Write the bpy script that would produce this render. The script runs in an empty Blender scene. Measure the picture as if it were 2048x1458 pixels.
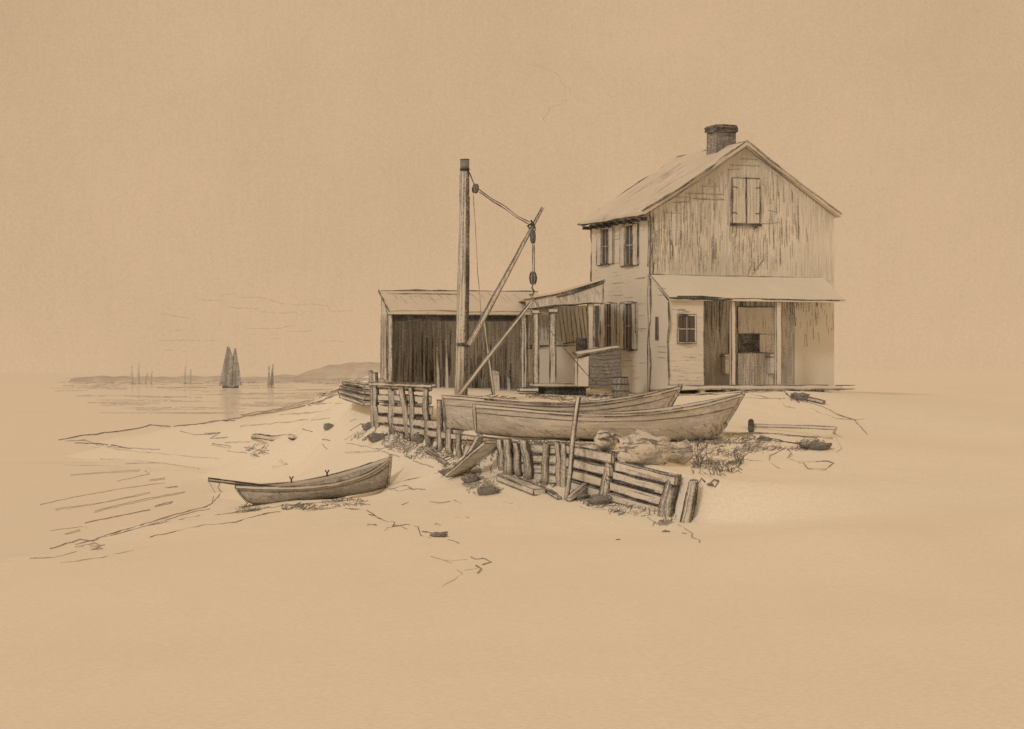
import bpy, bmesh, math, random
import numpy as np
from mathutils import Vector, Matrix, noise
random.seed(7)
R = math.radians
sc = bpy.context.scene
COL = sc.collection

# ---------------------------------------------------------------- camera
F = 4000.0; W2 = 2048.0; EYE = 3.2; HY = 742.0
cam = bpy.data.cameras.new('camera'); camo = bpy.data.objects.new('camera', cam); COL.objects.link(camo)
camo.location = (0, 0, EYE); camo.rotation_euler = (R(90), 0, 0)
cam.sensor_fit = 'HORIZONTAL'; cam.sensor_width = 36.0; cam.lens = 36.0 * F / W2
cam.shift_y = 13.0 / W2; cam.clip_start = 0.1; cam.clip_end = 20000
sc.camera = camo

# ---------------------------------------------------------------- sky, sun, exposure
TAN = (0.626, 0.432, 0.262)
GR = (0.105, 0.112, 0.118)
w = bpy.data.worlds.new('World'); sc.world = w; w.use_nodes = True
nt = w.node_tree; nt.nodes.clear()
def N(nt, t, **kw):
    n = nt.nodes.new(t)
    for k, v in kw.items(): setattr(n, k, v)
    return n
def mathn(nt, op, a, b=None, c=None, clamp=False):
    n = nt.nodes.new('ShaderNodeMath'); n.operation = op; n.use_clamp = clamp
    for i, v in enumerate((a, b, c)):
        if v is None: continue
        if isinstance(v, (int, float)): n.inputs[i].default_value = v
        else: nt.links.new(v, n.inputs[i])
    return n.outputs[0]
def noisen(nt, vec, scale, detail=2, rough=0.5, dist=0.0):
    n = nt.nodes.new('ShaderNodeTexNoise'); n.inputs['Scale'].default_value = scale
    n.inputs['Detail'].default_value = detail; n.inputs['Roughness'].default_value = rough
    n.inputs['Distortion'].default_value = dist
    nt.links.new(vec, n.inputs['Vector']); return n.outputs['Fac']
def mixc(nt, fac, a, b):
    n = nt.nodes.new('ShaderNodeMix'); n.data_type = 'RGBA'
    for s, v in ((0, fac), (6, a), (7, b)):
        if isinstance(v, (int, float)): n.inputs[s].default_value = v
        elif isinstance(v, tuple): n.inputs[s].default_value = v + (1,) if len(v) == 3 else v
        else: nt.links.new(v, n.inputs[s])
    return n.outputs[2]
def maprange(nt, v, a, b, c=0.0, d=1.0):
    n = nt.nodes.new('ShaderNodeMapRange'); n.interpolation_type = 'SMOOTHSTEP'
    nt.links.new(v, n.inputs[0])
    for i, x in enumerate((a, b, c, d)): n.inputs[i + 1].default_value = x
    return n.outputs[0]
def mapping(nt, vec, scale, rot=(0, 0, 0)):
    n = nt.nodes.new('ShaderNodeMapping'); n.inputs['Scale'].default_value = scale
    n.inputs['Rotation'].default_value = rot
    nt.links.new(vec, n.inputs['Vector']); return n.outputs[0]

tc = N(nt, 'ShaderNodeTexCoord')
vec = tc.outputs['Generated']
g1 = noisen(nt, vec, 900, 2, 0.7)
g2 = noisen(nt, vec, 9, 4, 0.55)
g3 = noisen(nt, mapping(nt, vec, (1, 1, .08)), 520, 2, 0.6)
v = mathn(nt, 'ADD', 1.0, mathn(nt, 'MULTIPLY', mathn(nt, 'SUBTRACT', g1, 0.5), 0.28))
v = mathn(nt, 'ADD', v, mathn(nt, 'MULTIPLY', mathn(nt, 'SUBTRACT', g2, 0.5), 0.22))
v = mathn(nt, 'ADD', v, mathn(nt, 'MULTIPLY', mathn(nt, 'SUBTRACT', g3, 0.5), 0.07))
sp = N(nt, 'ShaderNodeSeparateXYZ'); nt.links.new(vec, sp.inputs[0])
v = mathn(nt, 'MULTIPLY', v, maprange(nt, sp.outputs[2], .0, .19, 1.0, .94))
bg = N(nt, 'ShaderNodeBackground'); bg.inputs['Color'].default_value = TAN + (1,)
nt.links.new(v, bg.inputs['Strength'])
wo = N(nt, 'ShaderNodeOutputWorld'); nt.links.new(bg.outputs[0], wo.inputs[0])

SUN = Vector((-0.46, -0.68, 0.57)).normalized()
sl = bpy.data.lights.new('sun', 'SUN'); sl.energy = 0.8; sl.angle = R(8); sl.color = (1, .93, .84)
so = bpy.data.objects.new('sun', sl); COL.objects.link(so)
so.rotation_euler = SUN.to_track_quat('Z', 'Y').to_euler()
sc.view_settings.view_transform = 'Standard'; sc.view_settings.look = 'None'
sc.view_settings.exposure = 0; sc.view_settings.gamma = 1

# ---------------------------------------------------------------- materials
SAND = (0.875, 0.828, 0.725)
WOOD = (0.745, 0.71, 0.635)
def make_mat(name, base, dens=0.0, stretch=(1, 1, 1), rot=(0, 0, 0), scale=9.0, strength=0.8,
             big=0.5, bigscale=0.6, grain=23.0, rough=0.9, contrast=0.16, ink=GR, mott=0.10, bump=0.0):
    m = bpy.data.materials.new(name); m.use_nodes = True; nt = m.node_tree; nt.nodes.clear()
    tc = N(nt, 'ShaderNodeTexCoord'); v0 = tc.outputs['Object']
    gr = noisen(nt, v0, grain, 2, 0.75)
    mo = noisen(nt, v0, bigscale * 1.7, 3, 0.5)
    val = mathn(nt, 'ADD', 1.0, mathn(nt, 'MULTIPLY', mathn(nt, 'SUBTRACT', gr, 0.5), 0.34))
    val = mathn(nt, 'ADD', val, mathn(nt, 'MULTIPLY', mathn(nt, 'SUBTRACT', mo, 0.5), mott * 2))
    hs = nt.nodes.new('ShaderNodeVectorMath'); hs.operation = 'SCALE'
    hs.inputs[0].default_value = base; nt.links.new(val, hs.inputs['Scale'])
    col = hs.outputs[0]
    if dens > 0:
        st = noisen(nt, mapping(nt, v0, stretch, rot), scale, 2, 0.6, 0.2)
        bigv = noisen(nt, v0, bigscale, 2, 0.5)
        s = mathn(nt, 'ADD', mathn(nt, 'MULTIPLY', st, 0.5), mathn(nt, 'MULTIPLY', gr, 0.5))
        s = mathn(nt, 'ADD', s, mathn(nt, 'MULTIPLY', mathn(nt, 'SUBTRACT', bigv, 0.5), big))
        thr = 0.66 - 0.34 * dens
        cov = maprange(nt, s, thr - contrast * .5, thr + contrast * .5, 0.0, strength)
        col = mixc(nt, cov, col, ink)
    b = N(nt, 'ShaderNodeBsdfPrincipled'); b.inputs['Roughness'].default_value = rough
    b.inputs['Specular IOR Level'].default_value = 0.15
    nt.links.new(col, b.inputs['Base Color'])
    if bump:
        bp = N(nt, 'ShaderNodeBump'); bp.inputs['Strength'].default_value = bump; bp.inputs['Distance'].default_value = .03
        nt.links.new(gr, bp.inputs['Height']); nt.links.new(bp.outputs[0], b.inputs['Normal'])
    o = N(nt, 'ShaderNodeOutputMaterial'); nt.links.new(b.outputs[0], o.inputs[0])
    return m
def ink_mat(name, dark, light, thr=0.5, grain=27.0):
    m = bpy.data.materials.new(name); m.use_nodes = True; nt = m.node_tree; nt.nodes.clear()
    tc = N(nt, 'ShaderNodeTexCoord'); v0 = tc.outputs['Object']
    g = noisen(nt, v0, grain, 2, 0.7); h = noisen(nt, v0, 2.2, 2, 0.5)
    s = mathn(nt, 'ADD', mathn(nt, 'MULTIPLY', g, 0.6), mathn(nt, 'MULTIPLY', h, 0.4))
    c = mixc(nt, maprange(nt, s, thr - .1, thr + .1), dark, light)
    b = N(nt, 'ShaderNodeBsdfPrincipled'); b.inputs['Roughness'].default_value = 0.85
    b.inputs['Specular IOR Level'].default_value = 0.1
    nt.links.new(c, b.inputs['Base Color'])
    o = N(nt, 'ShaderNodeOutputMaterial'); nt.links.new(b.outputs[0], o.inputs[0]); return m
M = {}
M['ink'] = ink_mat('graphite_line', (0.115, 0.118, 0.122), (0.45, 0.40, 0.365), 0.53)
M['dark'] = ink_mat('graphite_dark', (0.062, 0.064, 0.068), (0.26, 0.255, 0.245), 0.55)
M['mid'] = ink_mat('graphite_mid', (0.24, 0.235, 0.225), (0.62, 0.58, 0.51), 0.51)
M['faint'] = ink_mat('graphite_faint', (0.46, 0.44, 0.40), (0.74, 0.69, 0.61), 0.50, 20)
M['haze_ink'] = ink_mat('graphite_far', (0.55, 0.51, 0.45), (0.80, 0.74, 0.65), 0.50, 1.2)
M['plain'] = make_mat('bare_wood', WOOD)
M['clap'] = make_mat('clapboard', WOOD, .16, (.5, .5, 9), scale=2.2, strength=.45, big=.3)
M['gable'] = make_mat('vertical_boards', (.79, .755, .68), .50, (10, 10, .55), scale=1.9, strength=.36, big=.55, bigscale=.35, contrast=.22)  # streaks also carry the gable's shade hatching in the colour
M['roof'] = make_mat('roof_shingle', (.70, .645, .56), .12, (1.2, 5, 5), scale=1.6, strength=.4)
M['shed_in'] = make_mat('old_dark_boards', (.84, .82, .78), .46, (9, 9, .4), scale=1.8, strength=.6, big=.3)
M['shade_wood'] = make_mat('shade_hatched_boards', (.64, .60, .53), .6, (9, 9, .5), scale=1.9, strength=.5, big=.4)  # darker board tone with shade hatching in its colour
M['vwood'] = make_mat('post_wood', WOOD, .36, (12, 12, .7), scale=2.0, strength=.6, big=.35)
M['hwood'] = make_mat('plank_wood', WOOD, .26, (.7, 6, 10), scale=1.6, strength=.42, big=.5)
M['hull'] = make_mat('hull_paint', (.77, .73, .66), .44, (1.0, 7, 7), scale=2.0, strength=.40, big=.45, bigscale=.9, contrast=.3)
M['hull_dark'] = make_mat('hull_dark_paint', (.68, .65, .60), .60, (2.2, 7, 7), (0, .5, 0), scale=2.2, strength=.5, big=.3, contrast=.3)
M['brick'] = make_mat('hatched_brick', (.58, .55, .50), .75, (3, 3, 6), scale=2.5, strength=.7, big=.3)  # mid-tone base under dense dark hatching
M['glass'] = make_mat('dark_glass', (.13, .115, .10), .5, (8, 8, .6), scale=2, strength=.8, rough=.5)
M['rock'] = make_mat('rock', (.56, .53, .48), .7, (5, 5, 3), (0, .6, .3), scale=2.5, strength=.75, big=.4)
M['net'] = make_mat('net', (.72, .67, .59), .35, (2, 9, 2), (0, .7, .5), scale=2.5, strength=.6, big=.6, bigscale=1.5)
M['far_sail'] = make_mat('pale_far_sail', (.62, .585, .52), .5, (6, 6, .5), scale=.4, strength=.4, grain=1.6, bigscale=.1)
M['sail'] = make_mat('grey_sail', (.50, .48, .44), .6, (6, 6, .5), scale=.5, strength=.6, grain=2.2, bigscale=.1)
M['hill'] = make_mat('far_trees', (.70, .65, .57), .55, (1, 1, 1.5), scale=.12, strength=.32, grain=1.1, bigscale=.01, contrast=.3)
M['sand'] = make_mat('sand', SAND, .0, (1, 1, 1), scale=2.0, strength=.35, big=.25, bigscale=.12, grain=17, mott=.05, bump=.15)
# water: shiny, faint long ripples
m = bpy.data.materials.new('calm_water'); m.use_nodes = True; nt = m.node_tree; nt.nodes.clear()
tc = N(nt, 'ShaderNodeTexCoord'); v0 = tc.outputs['Object']
g = noisen(nt, v0, 15, 2, .7); st = noisen(nt, mapping(nt, v0, (.05, .45, 1)), 1.0, 4, .6, .3)
wv = mathn(nt, 'ADD', 1.0, mathn(nt, 'MULTIPLY', mathn(nt, 'SUBTRACT', g, .5), .3))
hs = nt.nodes.new('ShaderNodeVectorMath'); hs.operation = 'SCALE'; hs.inputs[0].default_value = SAND; nt.links.new(wv, hs.inputs['Scale'])
wc = mixc(nt, maprange(nt, st, .58, .76, 0, .22), hs.outputs[0], GR)
d = N(nt, 'ShaderNodeBsdfDiffuse'); nt.links.new(wc, d.inputs[0])
gl = N(nt, 'ShaderNodeBsdfGlossy'); gl.inputs['Roughness'].default_value = .06; gl.inputs['Color'].default_value = (1, 1, 1, 1)
bp = N(nt, 'ShaderNodeBump'); bp.inputs['Strength'].default_value = .05; bp.inputs['Distance'].default_value = .05
nt.links.new(noisen(nt, mapping(nt, v0, (.3, 2.0, 1)), 1.3, 3, .6), bp.inputs['Height']); nt.links.new(bp.outputs[0], gl.inputs['Normal'])
ms = N(nt, 'ShaderNodeMixShader'); ms.inputs[0].default_value = .42
nt.links.new(d.outputs[0], ms.inputs[1]); nt.links.new(gl.outputs[0], ms.inputs[2])
o = N(nt, 'ShaderNodeOutputMaterial'); nt.links.new(ms.outputs[0], o.inputs[0]); M['water'] = m

# ---------------------------------------------------------------- helpers
def P(px, py, Y): return Vector(((px - 1024) / F * Y, Y, EYE - (py - HY) / F * Y))
def ray(px, py): return Vector(((px - 1024) / F, 1.0, -(py - HY) / F))
CAM = Vector((0, 0, EYE))
def tag(o, label=None, cat=None, group=None, kind=None):
    if label: o['label'] = label
    if cat: o['category'] = cat
    if group: o['group'] = group
    if kind: o['kind'] = kind
    return o
def empty(name, loc, rz=0, label=None, cat=None, group=None):
    o = bpy.data.objects.new(name, None); COL.objects.link(o); o.location = loc
    o.rotation_euler = (0, 0, rz); o.empty_display_size = .2
    return tag(o, label, cat, group)
class MB:
    def __init__(s, *mats):
        s.v = []; s.f = []; s.mi = []; s.sm = []; s.mats = list(mats) + [M['ink']]; s.ik = len(mats)
    def mat(s, key):
        if M[key] not in s.mats: s.mats.append(M[key])
        return s.mats.index(M[key])
    def add(s, vs, fs, mi=0, smooth=False):
        b = len(s.v); s.v += [tuple(p) for p in vs]
        for f in fs: s.f.append([b + i for i in f]); s.mi.append(mi); s.sm.append(smooth)
    def tube(s, pts, r, mi=0, n=6, smooth=True, cap=True):
        pts = [Vector(p) for p in pts]
        if len(pts) < 2: return
        rs = r if isinstance(r, (list, tuple)) else [r] * len(pts)
        vs = []; fs = []
        for i, p in enumerate(pts):
            t = (pts[min(i + 1, len(pts) - 1)] - pts[max(i - 1, 0)])
            if t.length < 1e-9: t = Vector((0, 0, 1))
            t.normalize(); a = Vector((0, 0, 1)) if abs(t.z) < .9 else Vector((1, 0, 0))
            u = t.cross(a).normalized(); w_ = t.cross(u)
            for k in range(n):
                an = 2 * math.pi * k / n
                vs.append(p + (u * math.cos(an) + w_ * math.sin(an)) * rs[i])
        for i in range(len(pts) - 1):
            for k in range(n):
                k2 = (k + 1) % n
                fs.append([i * n + k, i * n + k2, (i + 1) * n + k2, (i + 1) * n + k])
        if cap: fs.append(list(range(n))[::-1]); fs.append([(len(pts) - 1) * n + k for k in range(n)])
        s.add(vs, fs, mi, smooth)
    def line(s, pts, wd=.032, key='ink', wob=.012, over=.0, seg=.22, dbl=0.0, brk=0.0):
        """a pencil-like dark seam: thin wavering tube along a path"""
        mi = s.mat(key); pts = [Vector(p) for p in pts]
        if over and len(pts) >= 2:
            pts[0] = pts[0] + (pts[0] - pts[1]).normalized() * over
            pts[-1] = pts[-1] + (pts[-1] - pts[-2]).normalized() * over
        out = [pts[0]]
        for a, b in zip(pts, pts[1:]):
            k = max(1, int((b - a).length / seg))
            for i in range(1, k + 1): out.append(a.lerp(b, i / k))
        sd = Vector((random.uniform(-50, 50), random.uniform(-50, 50), random.uniform(-50, 50)))
        o2 = []; rr = []
        for i, p in enumerate(out):
            nz = noise.noise_vector(p * 1.7 + sd) * wob * 1.6 + noise.noise_vector(p * 6 + sd) * wob * .6
            o2.append(p + nz)
            x = noise.noise(p * 2.3 + sd * 1.3)
            rr.append(wd * .5 * max(.35, 1 + .75 * x))
        rr[0] *= .6; rr[-1] *= .5
        if brk > 0:
            i = 0
            while i < len(o2) - 1:
                L = random.randint(2, 9); s.tube(o2[i:i + L + 1], rr[i:i + L + 1], mi, 4)
                i += L + (random.randint(1, 2) if random.random() < brk else 0)
        else: s.tube(o2, rr, mi, 4)
        if random.random() < dbl:
            off = Vector((random.uniform(-1, 1), random.uniform(-1, 1), random.uniform(-1, 1))) * wd * .9
            n_ = len(out); a = random.randint(0, n_ // 3); b = n_ - random.randint(0, n_ // 3)
            s.tube([p + off for p in o2[a:b]], [q * .7 for q in rr[a:b]], mi, 4)
    def hexa(s, c, mi=0, ink=.03, key='ink', wob=.008, dbl=.25):
        """c: bottom 4 then top 4 corners"""
        s.add(c, [[0, 3, 2, 1], [4, 5, 6, 7], [0, 1, 5, 4], [1, 2, 6, 5], [2, 3, 7, 6], [3, 0, 4, 7]], mi)
        if ink:
            for a, b in ((0, 1), (1, 2), (2, 3), (3, 0), (4, 5), (5, 6), (6, 7), (7, 4), (0, 4), (1, 5), (2, 6), (3, 7)):
                s.line([c[a], c[b]], ink, key, wob, 0, dbl=dbl)
    def box(s, x0, x1, y0, y1, z0, z1, mi=0, ink=.03, **k):
        s.hexa([Vector(p) for p in ((x0, y0, z0), (x1, y0, z0), (x1, y1, z0), (x0, y1, z0),
                                    (x0, y0, z1), (x1, y0, z1), (x1, y1, z1), (x0, y1, z1))], mi, ink, **k)
    def beam(s, a, b, wx, wy, mi=0, ink=.028, up=None, rag=0.0, **k):
        """rectangular timber from a to b; wx across, wy along 'up'"""
        a = Vector(a); b = Vector(b); t = (b - a).normalized()
        up = Vector(up) if up else (Vector((0, 0, 1)) if abs(t.z) < .8 else Vector((0, 1, 0)))
        u = t.cross(up).normalized(); w_ = u.cross(t).normalized()
        c = []
        for p in (a, b):
            for su, sw in ((-1, -1), (1, -1), (1, 1), (-1, 1)):
                q = p + u * su * wx / 2 + w_ * sw * wy / 2
                if rag: q += Vector([random.uniform(-rag, rag) for _ in range(3)])
                c.append(q)
        s.hexa(c, mi, ink, **k)
    def build(s, name, parent=None, loc=None, rz=0):
        me = bpy.data.meshes.new(name); me.from_pydata(s.v, [], s.f)
        for m_ in s.mats: me.materials.append(m_)
        me.polygons.foreach_set('material_index', s.mi)
        me.polygons.foreach_set('use_smooth', s.sm); me.update()
        o = bpy.data.objects.new(name, me); COL.objects.link(o)
        if parent: o.parent = parent
        if loc is not None: o.location = loc; o.rotation_euler.z = rz
        return o

# ---------------------------------------------------------------- terrain
def rbf(pts):
    X = np.array([[p[0], p[1]] for p in pts]); Z = np.array([p[2] for p in pts]); n = len(pts)
    c2 = 4.0
    D = np.sqrt(((X[:, None] - X[None]) ** 2).sum(-1) + c2)
    A = np.zeros((n + 1, n + 1)); A[:n, :n] = D + np.eye(n) * -1e-3; A[:n, n] = 1; A[n, :n] = 1
    sol = np.linalg.solve(A, np.append(Z, 0))
    def f(x, y):
        r = np.sqrt((x[..., None] - X[:, 0]) ** 2 + (y[..., None] - X[:, 1]) ** 2 + c2)
        return (r * sol[:n]).sum(-1) + sol[n]
    return f
def W(px, py, z=0.0):   # a point of the waterline
    Y = F * (EYE - z) / (py - HY); return ((px - 1024) / F * Y, Y, z)
def C(px, py, Y): p = P(px, py, Y); return (p.x, p.y, p.z)
beach_pts = [W(120, 880), (W(310, 857)[0] + 2.5, 90, .5), C(420, 850, 80), C(560, 825, 70), C(700, 785, 65), (-4.2, 60, 2.7), (-4.3, 56, 2.4),
    (-22, 112, -.6), (-14.5, 93, -.6), (-9, 84, -.6), (-6, 79, -.4), (0, 78, 2.4), (-4, 70, 2.0), (-30, 90, -1), (-19, 102, -.6),
    W(250, 900), W(330, 925), W(420, 948), W(444, 985), W(420, 1015), W(300, 1045), W(180, 1083), W(60, 1112), W(-100, 1140),
    (-10.6, 58.7, -.35), (-10.8, 49.6, -.4), (-8.4, 49.6, -.2), (-15, 61.5, -.5), (-18, 46, -.6), (-22, 70, -.8), (-25, 50, -1), (-15, 42, -.4), (-20,82,-.6),(-20.5, 90, -.35), (-27,84,-.8),
    C(600, 880, 65), C(520, 900, 62), C(700, 862, 57), C(745, 852, 52), C(620, 930, 54), C(800, 885, 49.5), C(860, 900, 47.5), C(900, 925, 45.5),
    C(500, 1014, 45), C(770, 978, 47.2), C(620, 1000, 46), C(880, 960, 44.5), C(980, 965, 42.8), C(1110, 978, 41.8), C(1210, 1013, 40), C(1330, 1036, 38.9), C(1375, 1052, 38.2),
    W(500, 1080, .14), W(300, 1100, .08), W(800, 1060, .25), W(1000, 1100, .22), W(1400, 1100, .42), W(1700, 1060, .75), (9, 33, .7), (13, 33, .85), (7, 30, .5), C(480, 841, 76), C(340, 858, 95), C(380, 856, 88), C(230, 868, 93), C(170, 877, 93), C(620, 808, 68), C(660, 795, 66), C(520, 833, 73), (-10.5, 86, -.5), (-7.5, 80, -.4), W(700, 1150, .2), W(350, 1200, .1), (W(100, 1200, .05)), W(120, 1458, .12), W(1024, 1458, .22), W(2000, 1458, .3),
    W(1024, 1250, .2), W(600, 1250, .12), W(1700, 1250, .35), (-12, 5, .1), (0, 3, .2), (12, 5, .3), (14, 38, .9), (20, 45, 1.3), (14, 50, 1.6), (20, 70, 2.3), (30, 90, 2.7), (6, 90, 2.8)]
yard_pts = [C(758, 778, 56), C(745, 800, 52.5), C(850, 815, 50), C(900, 850, 47), C(960, 872, 45), C(1010, 878, 43.6), C(1130, 884, 42.2), C(1240, 900, 41), C(1300, 925, 40.2), C(1390, 955, 38.8),
    C(1150, 880, 44.2), C(1380, 884, 44.2), C(1120, 845, 46.5), C(915, 790, 52), C(1050, 800, 53), C(1240, 795, 54.5), C(1300, 790, 57), (5, 60, 2.6), (9, 61, 2.6), C(1345, 795, 53.5), C(1575, 787, 53.5), C(1640, 812, 52), C(1750, 862, 50),
    C(1500, 850, 48), C(1500, 875, 44.8), C(1640, 885, 44.8), C(1800, 900, 44), C(1480, 940, 41), C(1650, 960, 40), (14, 50, 1.6), (20, 45, 1.3), (20, 70, 2.3), (14, 60, 2.3), (-4, 62, 2.65), (0, 66, 2.6), (6, 90, 2.8), (30, 90, 2.7), (-4, 70, 2.0), (14, 38, .9)]
fb = rbf(beach_pts); fy = rbf(yard_pts)
BULK = [P(745, 742, 54), P(745, 742, 52), P(860, 742, 47.8), P(905, 742, 46.0), P(1000, 742, 43.4), P(1130, 742, 42.0), P(1215, 742, 40.4), P(1345, 742, 39.0), P(1388, 742, 38.5)]
BL = [(-5.5, 66)] + [(p.x, p.y) for p in BULK] + [(8.0, 36.0), (40, 28)]
def sdist(x, y):
    best = np.full(x.shape, 1e9); sg = np.ones(x.shape); wd = np.full(x.shape, .12)
    for i in range(len(BL) - 1):
        ax, ay = BL[i]; bx, by = BL[i + 1]; dx, dy = bx - ax, by - ay
        t = np.clip(((x - ax) * dx + (y - ay) * dy) / (dx * dx + dy * dy), 0, 1)
        d = np.hypot(x - ax - t * dx, y - ay - t * dy)
        cr = (x - ax) * dy - (y - ay) * dx      # >0 right of travel => beach side? resolved below
        m_ = d < best - 1e-9
        best = np.where(m_, d, best); sg = np.where(m_, np.sign(cr), sg)
        ww = .10
        if i == 0: ww = .10 + 2.5 * (1 - t)
        if i == len(BL) - 3: ww = .10 + 2.6 * t
        if i == len(BL) - 2: ww = 2.7 + 3 * t
        wd = np.where(m_, ww, wd)
    return -best * sg, wd     # positive = yard side
def hgt(x, y):
    x = np.asarray(x, float); y = np.asarray(y, float)
    b = fb(x, y); yd = fy(x, y)
    s, wd = sdist(x, y); t = np.clip((s - .06) / (2 * wd), 0, 1); t = t * t * (3 - 2 * t)
    h = b * (1 - t) + yd * t
    far = -1.2 + 4.1 * (lambda q: q * q * (3 - 2 * q))(np.clip((x + 4 + .0 * y) / 6 + .5, 0, 1))
    k = np.clip((np.maximum(y - 82, np.abs(x) - 30)) / 25, 0, 1); k = k * k * (3 - 2 * k)
    far2 = np.where(y < 60, np.where(x > 0, 1.0 + 0 * x, np.where(y < 38, .1, -1.2)), far)
    kx = np.clip((np.abs(x) - 28) / 15, 0, 1)
    h = h * (1 - k) + np.where(y > 60, far, far2) * k
    return h
def h1(x, y): return float(hgt(np.array([x]), np.array([y]))[0])
_ys = np.concatenate([np.arange(14, 130, .08)])
def hit(px, py, water=True):
    d = ray(px, py); X = d.x * _ys; Z = EYE + d.z * _ys
    H = hgt(X, _ys)
    if water: H = np.maximum(H, 0.0)
    k = np.argmax(Z <= H)
    if Z[k] > H[k]:
        if d.z < 0: t = EYE / -d.z; return Vector((d.x * t, t, 0))
        return P(px, py, 90)
    return Vector((X[k], _ys[k], H[k]))
def axis(segs):
    out = []
    for a, b, st in segs: out += list(np.arange(a, b, st))
    return np.array(out + [segs[-1][1]])
xs = axis([(-6000, -1000, 1000), (-1000, -200, 100), (-200, -60, 12), (-60, -28, 2), (-28, -8, .45), (-8, 8, .13), (8, 22, .45), (22, 60, 2), (60, 200, 12), (200, 1000, 100), (1000, 6000, 1000)])
ys = axis([(-400, 0, 80), (0, 14, 2), (14, 36, .5), (36, 54, .13), (54, 66, .3), (66, 110, .8), (110, 200, 8), (200, 1000, 80), (1000, 8000, 1000)])
GX, GY = np.meshgrid(xs, ys); GZ = hgt(GX, GY)
near = (np.abs(GX) < 30) & (GY < 110) & (GY > 10)
for i in range(GX.shape[0]):
    for j in range(GX.shape[1]):
        if near[i, j]: GZ[i, j] += .022 * noise.noise(Vector((GX[i, j] * 1.6, GY[i, j] * 1.6, 0))) + .012 * noise.noise(Vector((GX[i, j] * 5, GY[i, j] * 5, 3)))
g = MB(M['sand']); nx = len(xs); ny = len(ys)
idx = np.arange(nx * ny).reshape(ny, nx)
F4 = np.stack([idx[:-1, :-1], idx[:-1, 1:], idx[1:, 1:], idx[1:, :-1]], -1).reshape(-1, 4).tolist()
g.add(np.stack([GX, GY, GZ], -1).reshape(-1, 3).tolist(), F4, 0, True)
tag(g.build('ground'), kind='structure')
g = MB(M['water']); g.add([(-6000, 30, 0), (60, 30, 0), (60, 9000, 0), (-6000, 9000, 0)], [[0, 1, 2, 3]])
tag(g.build('water'), kind='structure')

# ---------------------------------------------------------------- far shore, hills
def ridge(name, prof, Y, depth, key, inkkey=None, **kw):
    """low land with a crest profile [(px,py)...] at distance Y"""
    mb = MB(M[key]); cols = []
    for px, py in prof:
        p = P(px, py, Y); cols.append(p)
    fine = []
    for a, b in zip(cols, cols[1:]):
        k = max(1, int((b - a).length / (Y * .0012)))
        for i in range(k): fine.append(a.lerp(b, i / k))
    fine.append(cols[-1]); vs = []; 
    for p in fine:
        jz = noise.noise(Vector((p.x * 400 / Y * .35, 1.7, Y))) * Y * .0009
        for q, (dy, hz) in enumerate(((-depth * .5, 0), (-depth * .3, .55), (-depth * .1, .95), (0, 1), (depth * .5, .6), (depth, 0))):
            hz2 = max(.0, (p.z + jz)) * hz
            vs.append((p.x, p.y + dy + noise.noise(Vector((p.x * .3, q * 3, 0))) * depth * .05, hz2 if hz else -.3))
    n = 6; fs = []
    for i in range(len(fine) - 1):
        for q in range(n - 1): fs.append([i * n + q, (i + 1) * n + q, (i + 1) * n + q + 1, i * n + q + 1])
    mb.add(vs, fs, 0, True); return mb.build(name)
tag(ridge('far_shore', [(150, 757), (210, 752), (300, 752), (340, 754), (400, 752), (480, 753), (560, 755), (640, 757), (700, 766)], 600, 20, 'hill'), kind='structure')
tag(ridge('hills', [(540, 752), (600, 748), (626, 738), (660, 731), (700, 727), (740, 724), (790, 722), (860, 724), (960, 728), (1100, 735), (1300, 742)], 900, 60, 'hill'), kind='structure')

# strokes lying on the ground or water
def gline(mb, pts, wpx=2.0, key='mid', dbl=.3, lift=.004, brk=.0, wob=1.0):
    out = []
    for a, b in zip(pts, pts[1:]):
        n = max(1, int(math.hypot(b[0] - a[0], b[1] - a[1]) / 7))
        for i in range(n): out.append((a[0] + (b[0] - a[0]) * i / n, a[1] + (b[1] - a[1]) * i / n))
    out.append(pts[-1]); q = []; rr = []
    sd = random.uniform(0, 99); mi = mb.mat(key)
    for i, (x, y) in enumerate(out):
        y += noise.noise(Vector((x * .06, y * .06, sd))) * 1.6 * wob
        p = hit(x, y); p.z += lift; q.append(p)
        rr.append(max(.3, 1 + .7 * noise.noise(Vector((x * .05, sd, 2)))) * wpx * p.y / F * .5)
    # avoid jumps across silhouettes
    run = [0]
    def flush(run):
        if len(run) > 1: mb.tube([q[i] for i in run], [rr[i] for i in run], mi, 4)
    for i in range(1, len(q)):
        if abs(q[i].y - q[i - 1].y) > 1.2 + .05 * q[i].y or (brk and random.random() < brk): flush(run); run = [i]
        else: run.append(i)
    flush(run)
    if random.random() < dbl: gline(mb, [(a + random.uniform(-3, 3), b + random.uniform(1, 3)) for a, b in pts], wpx * .7, key, 0, lift, brk)
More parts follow.
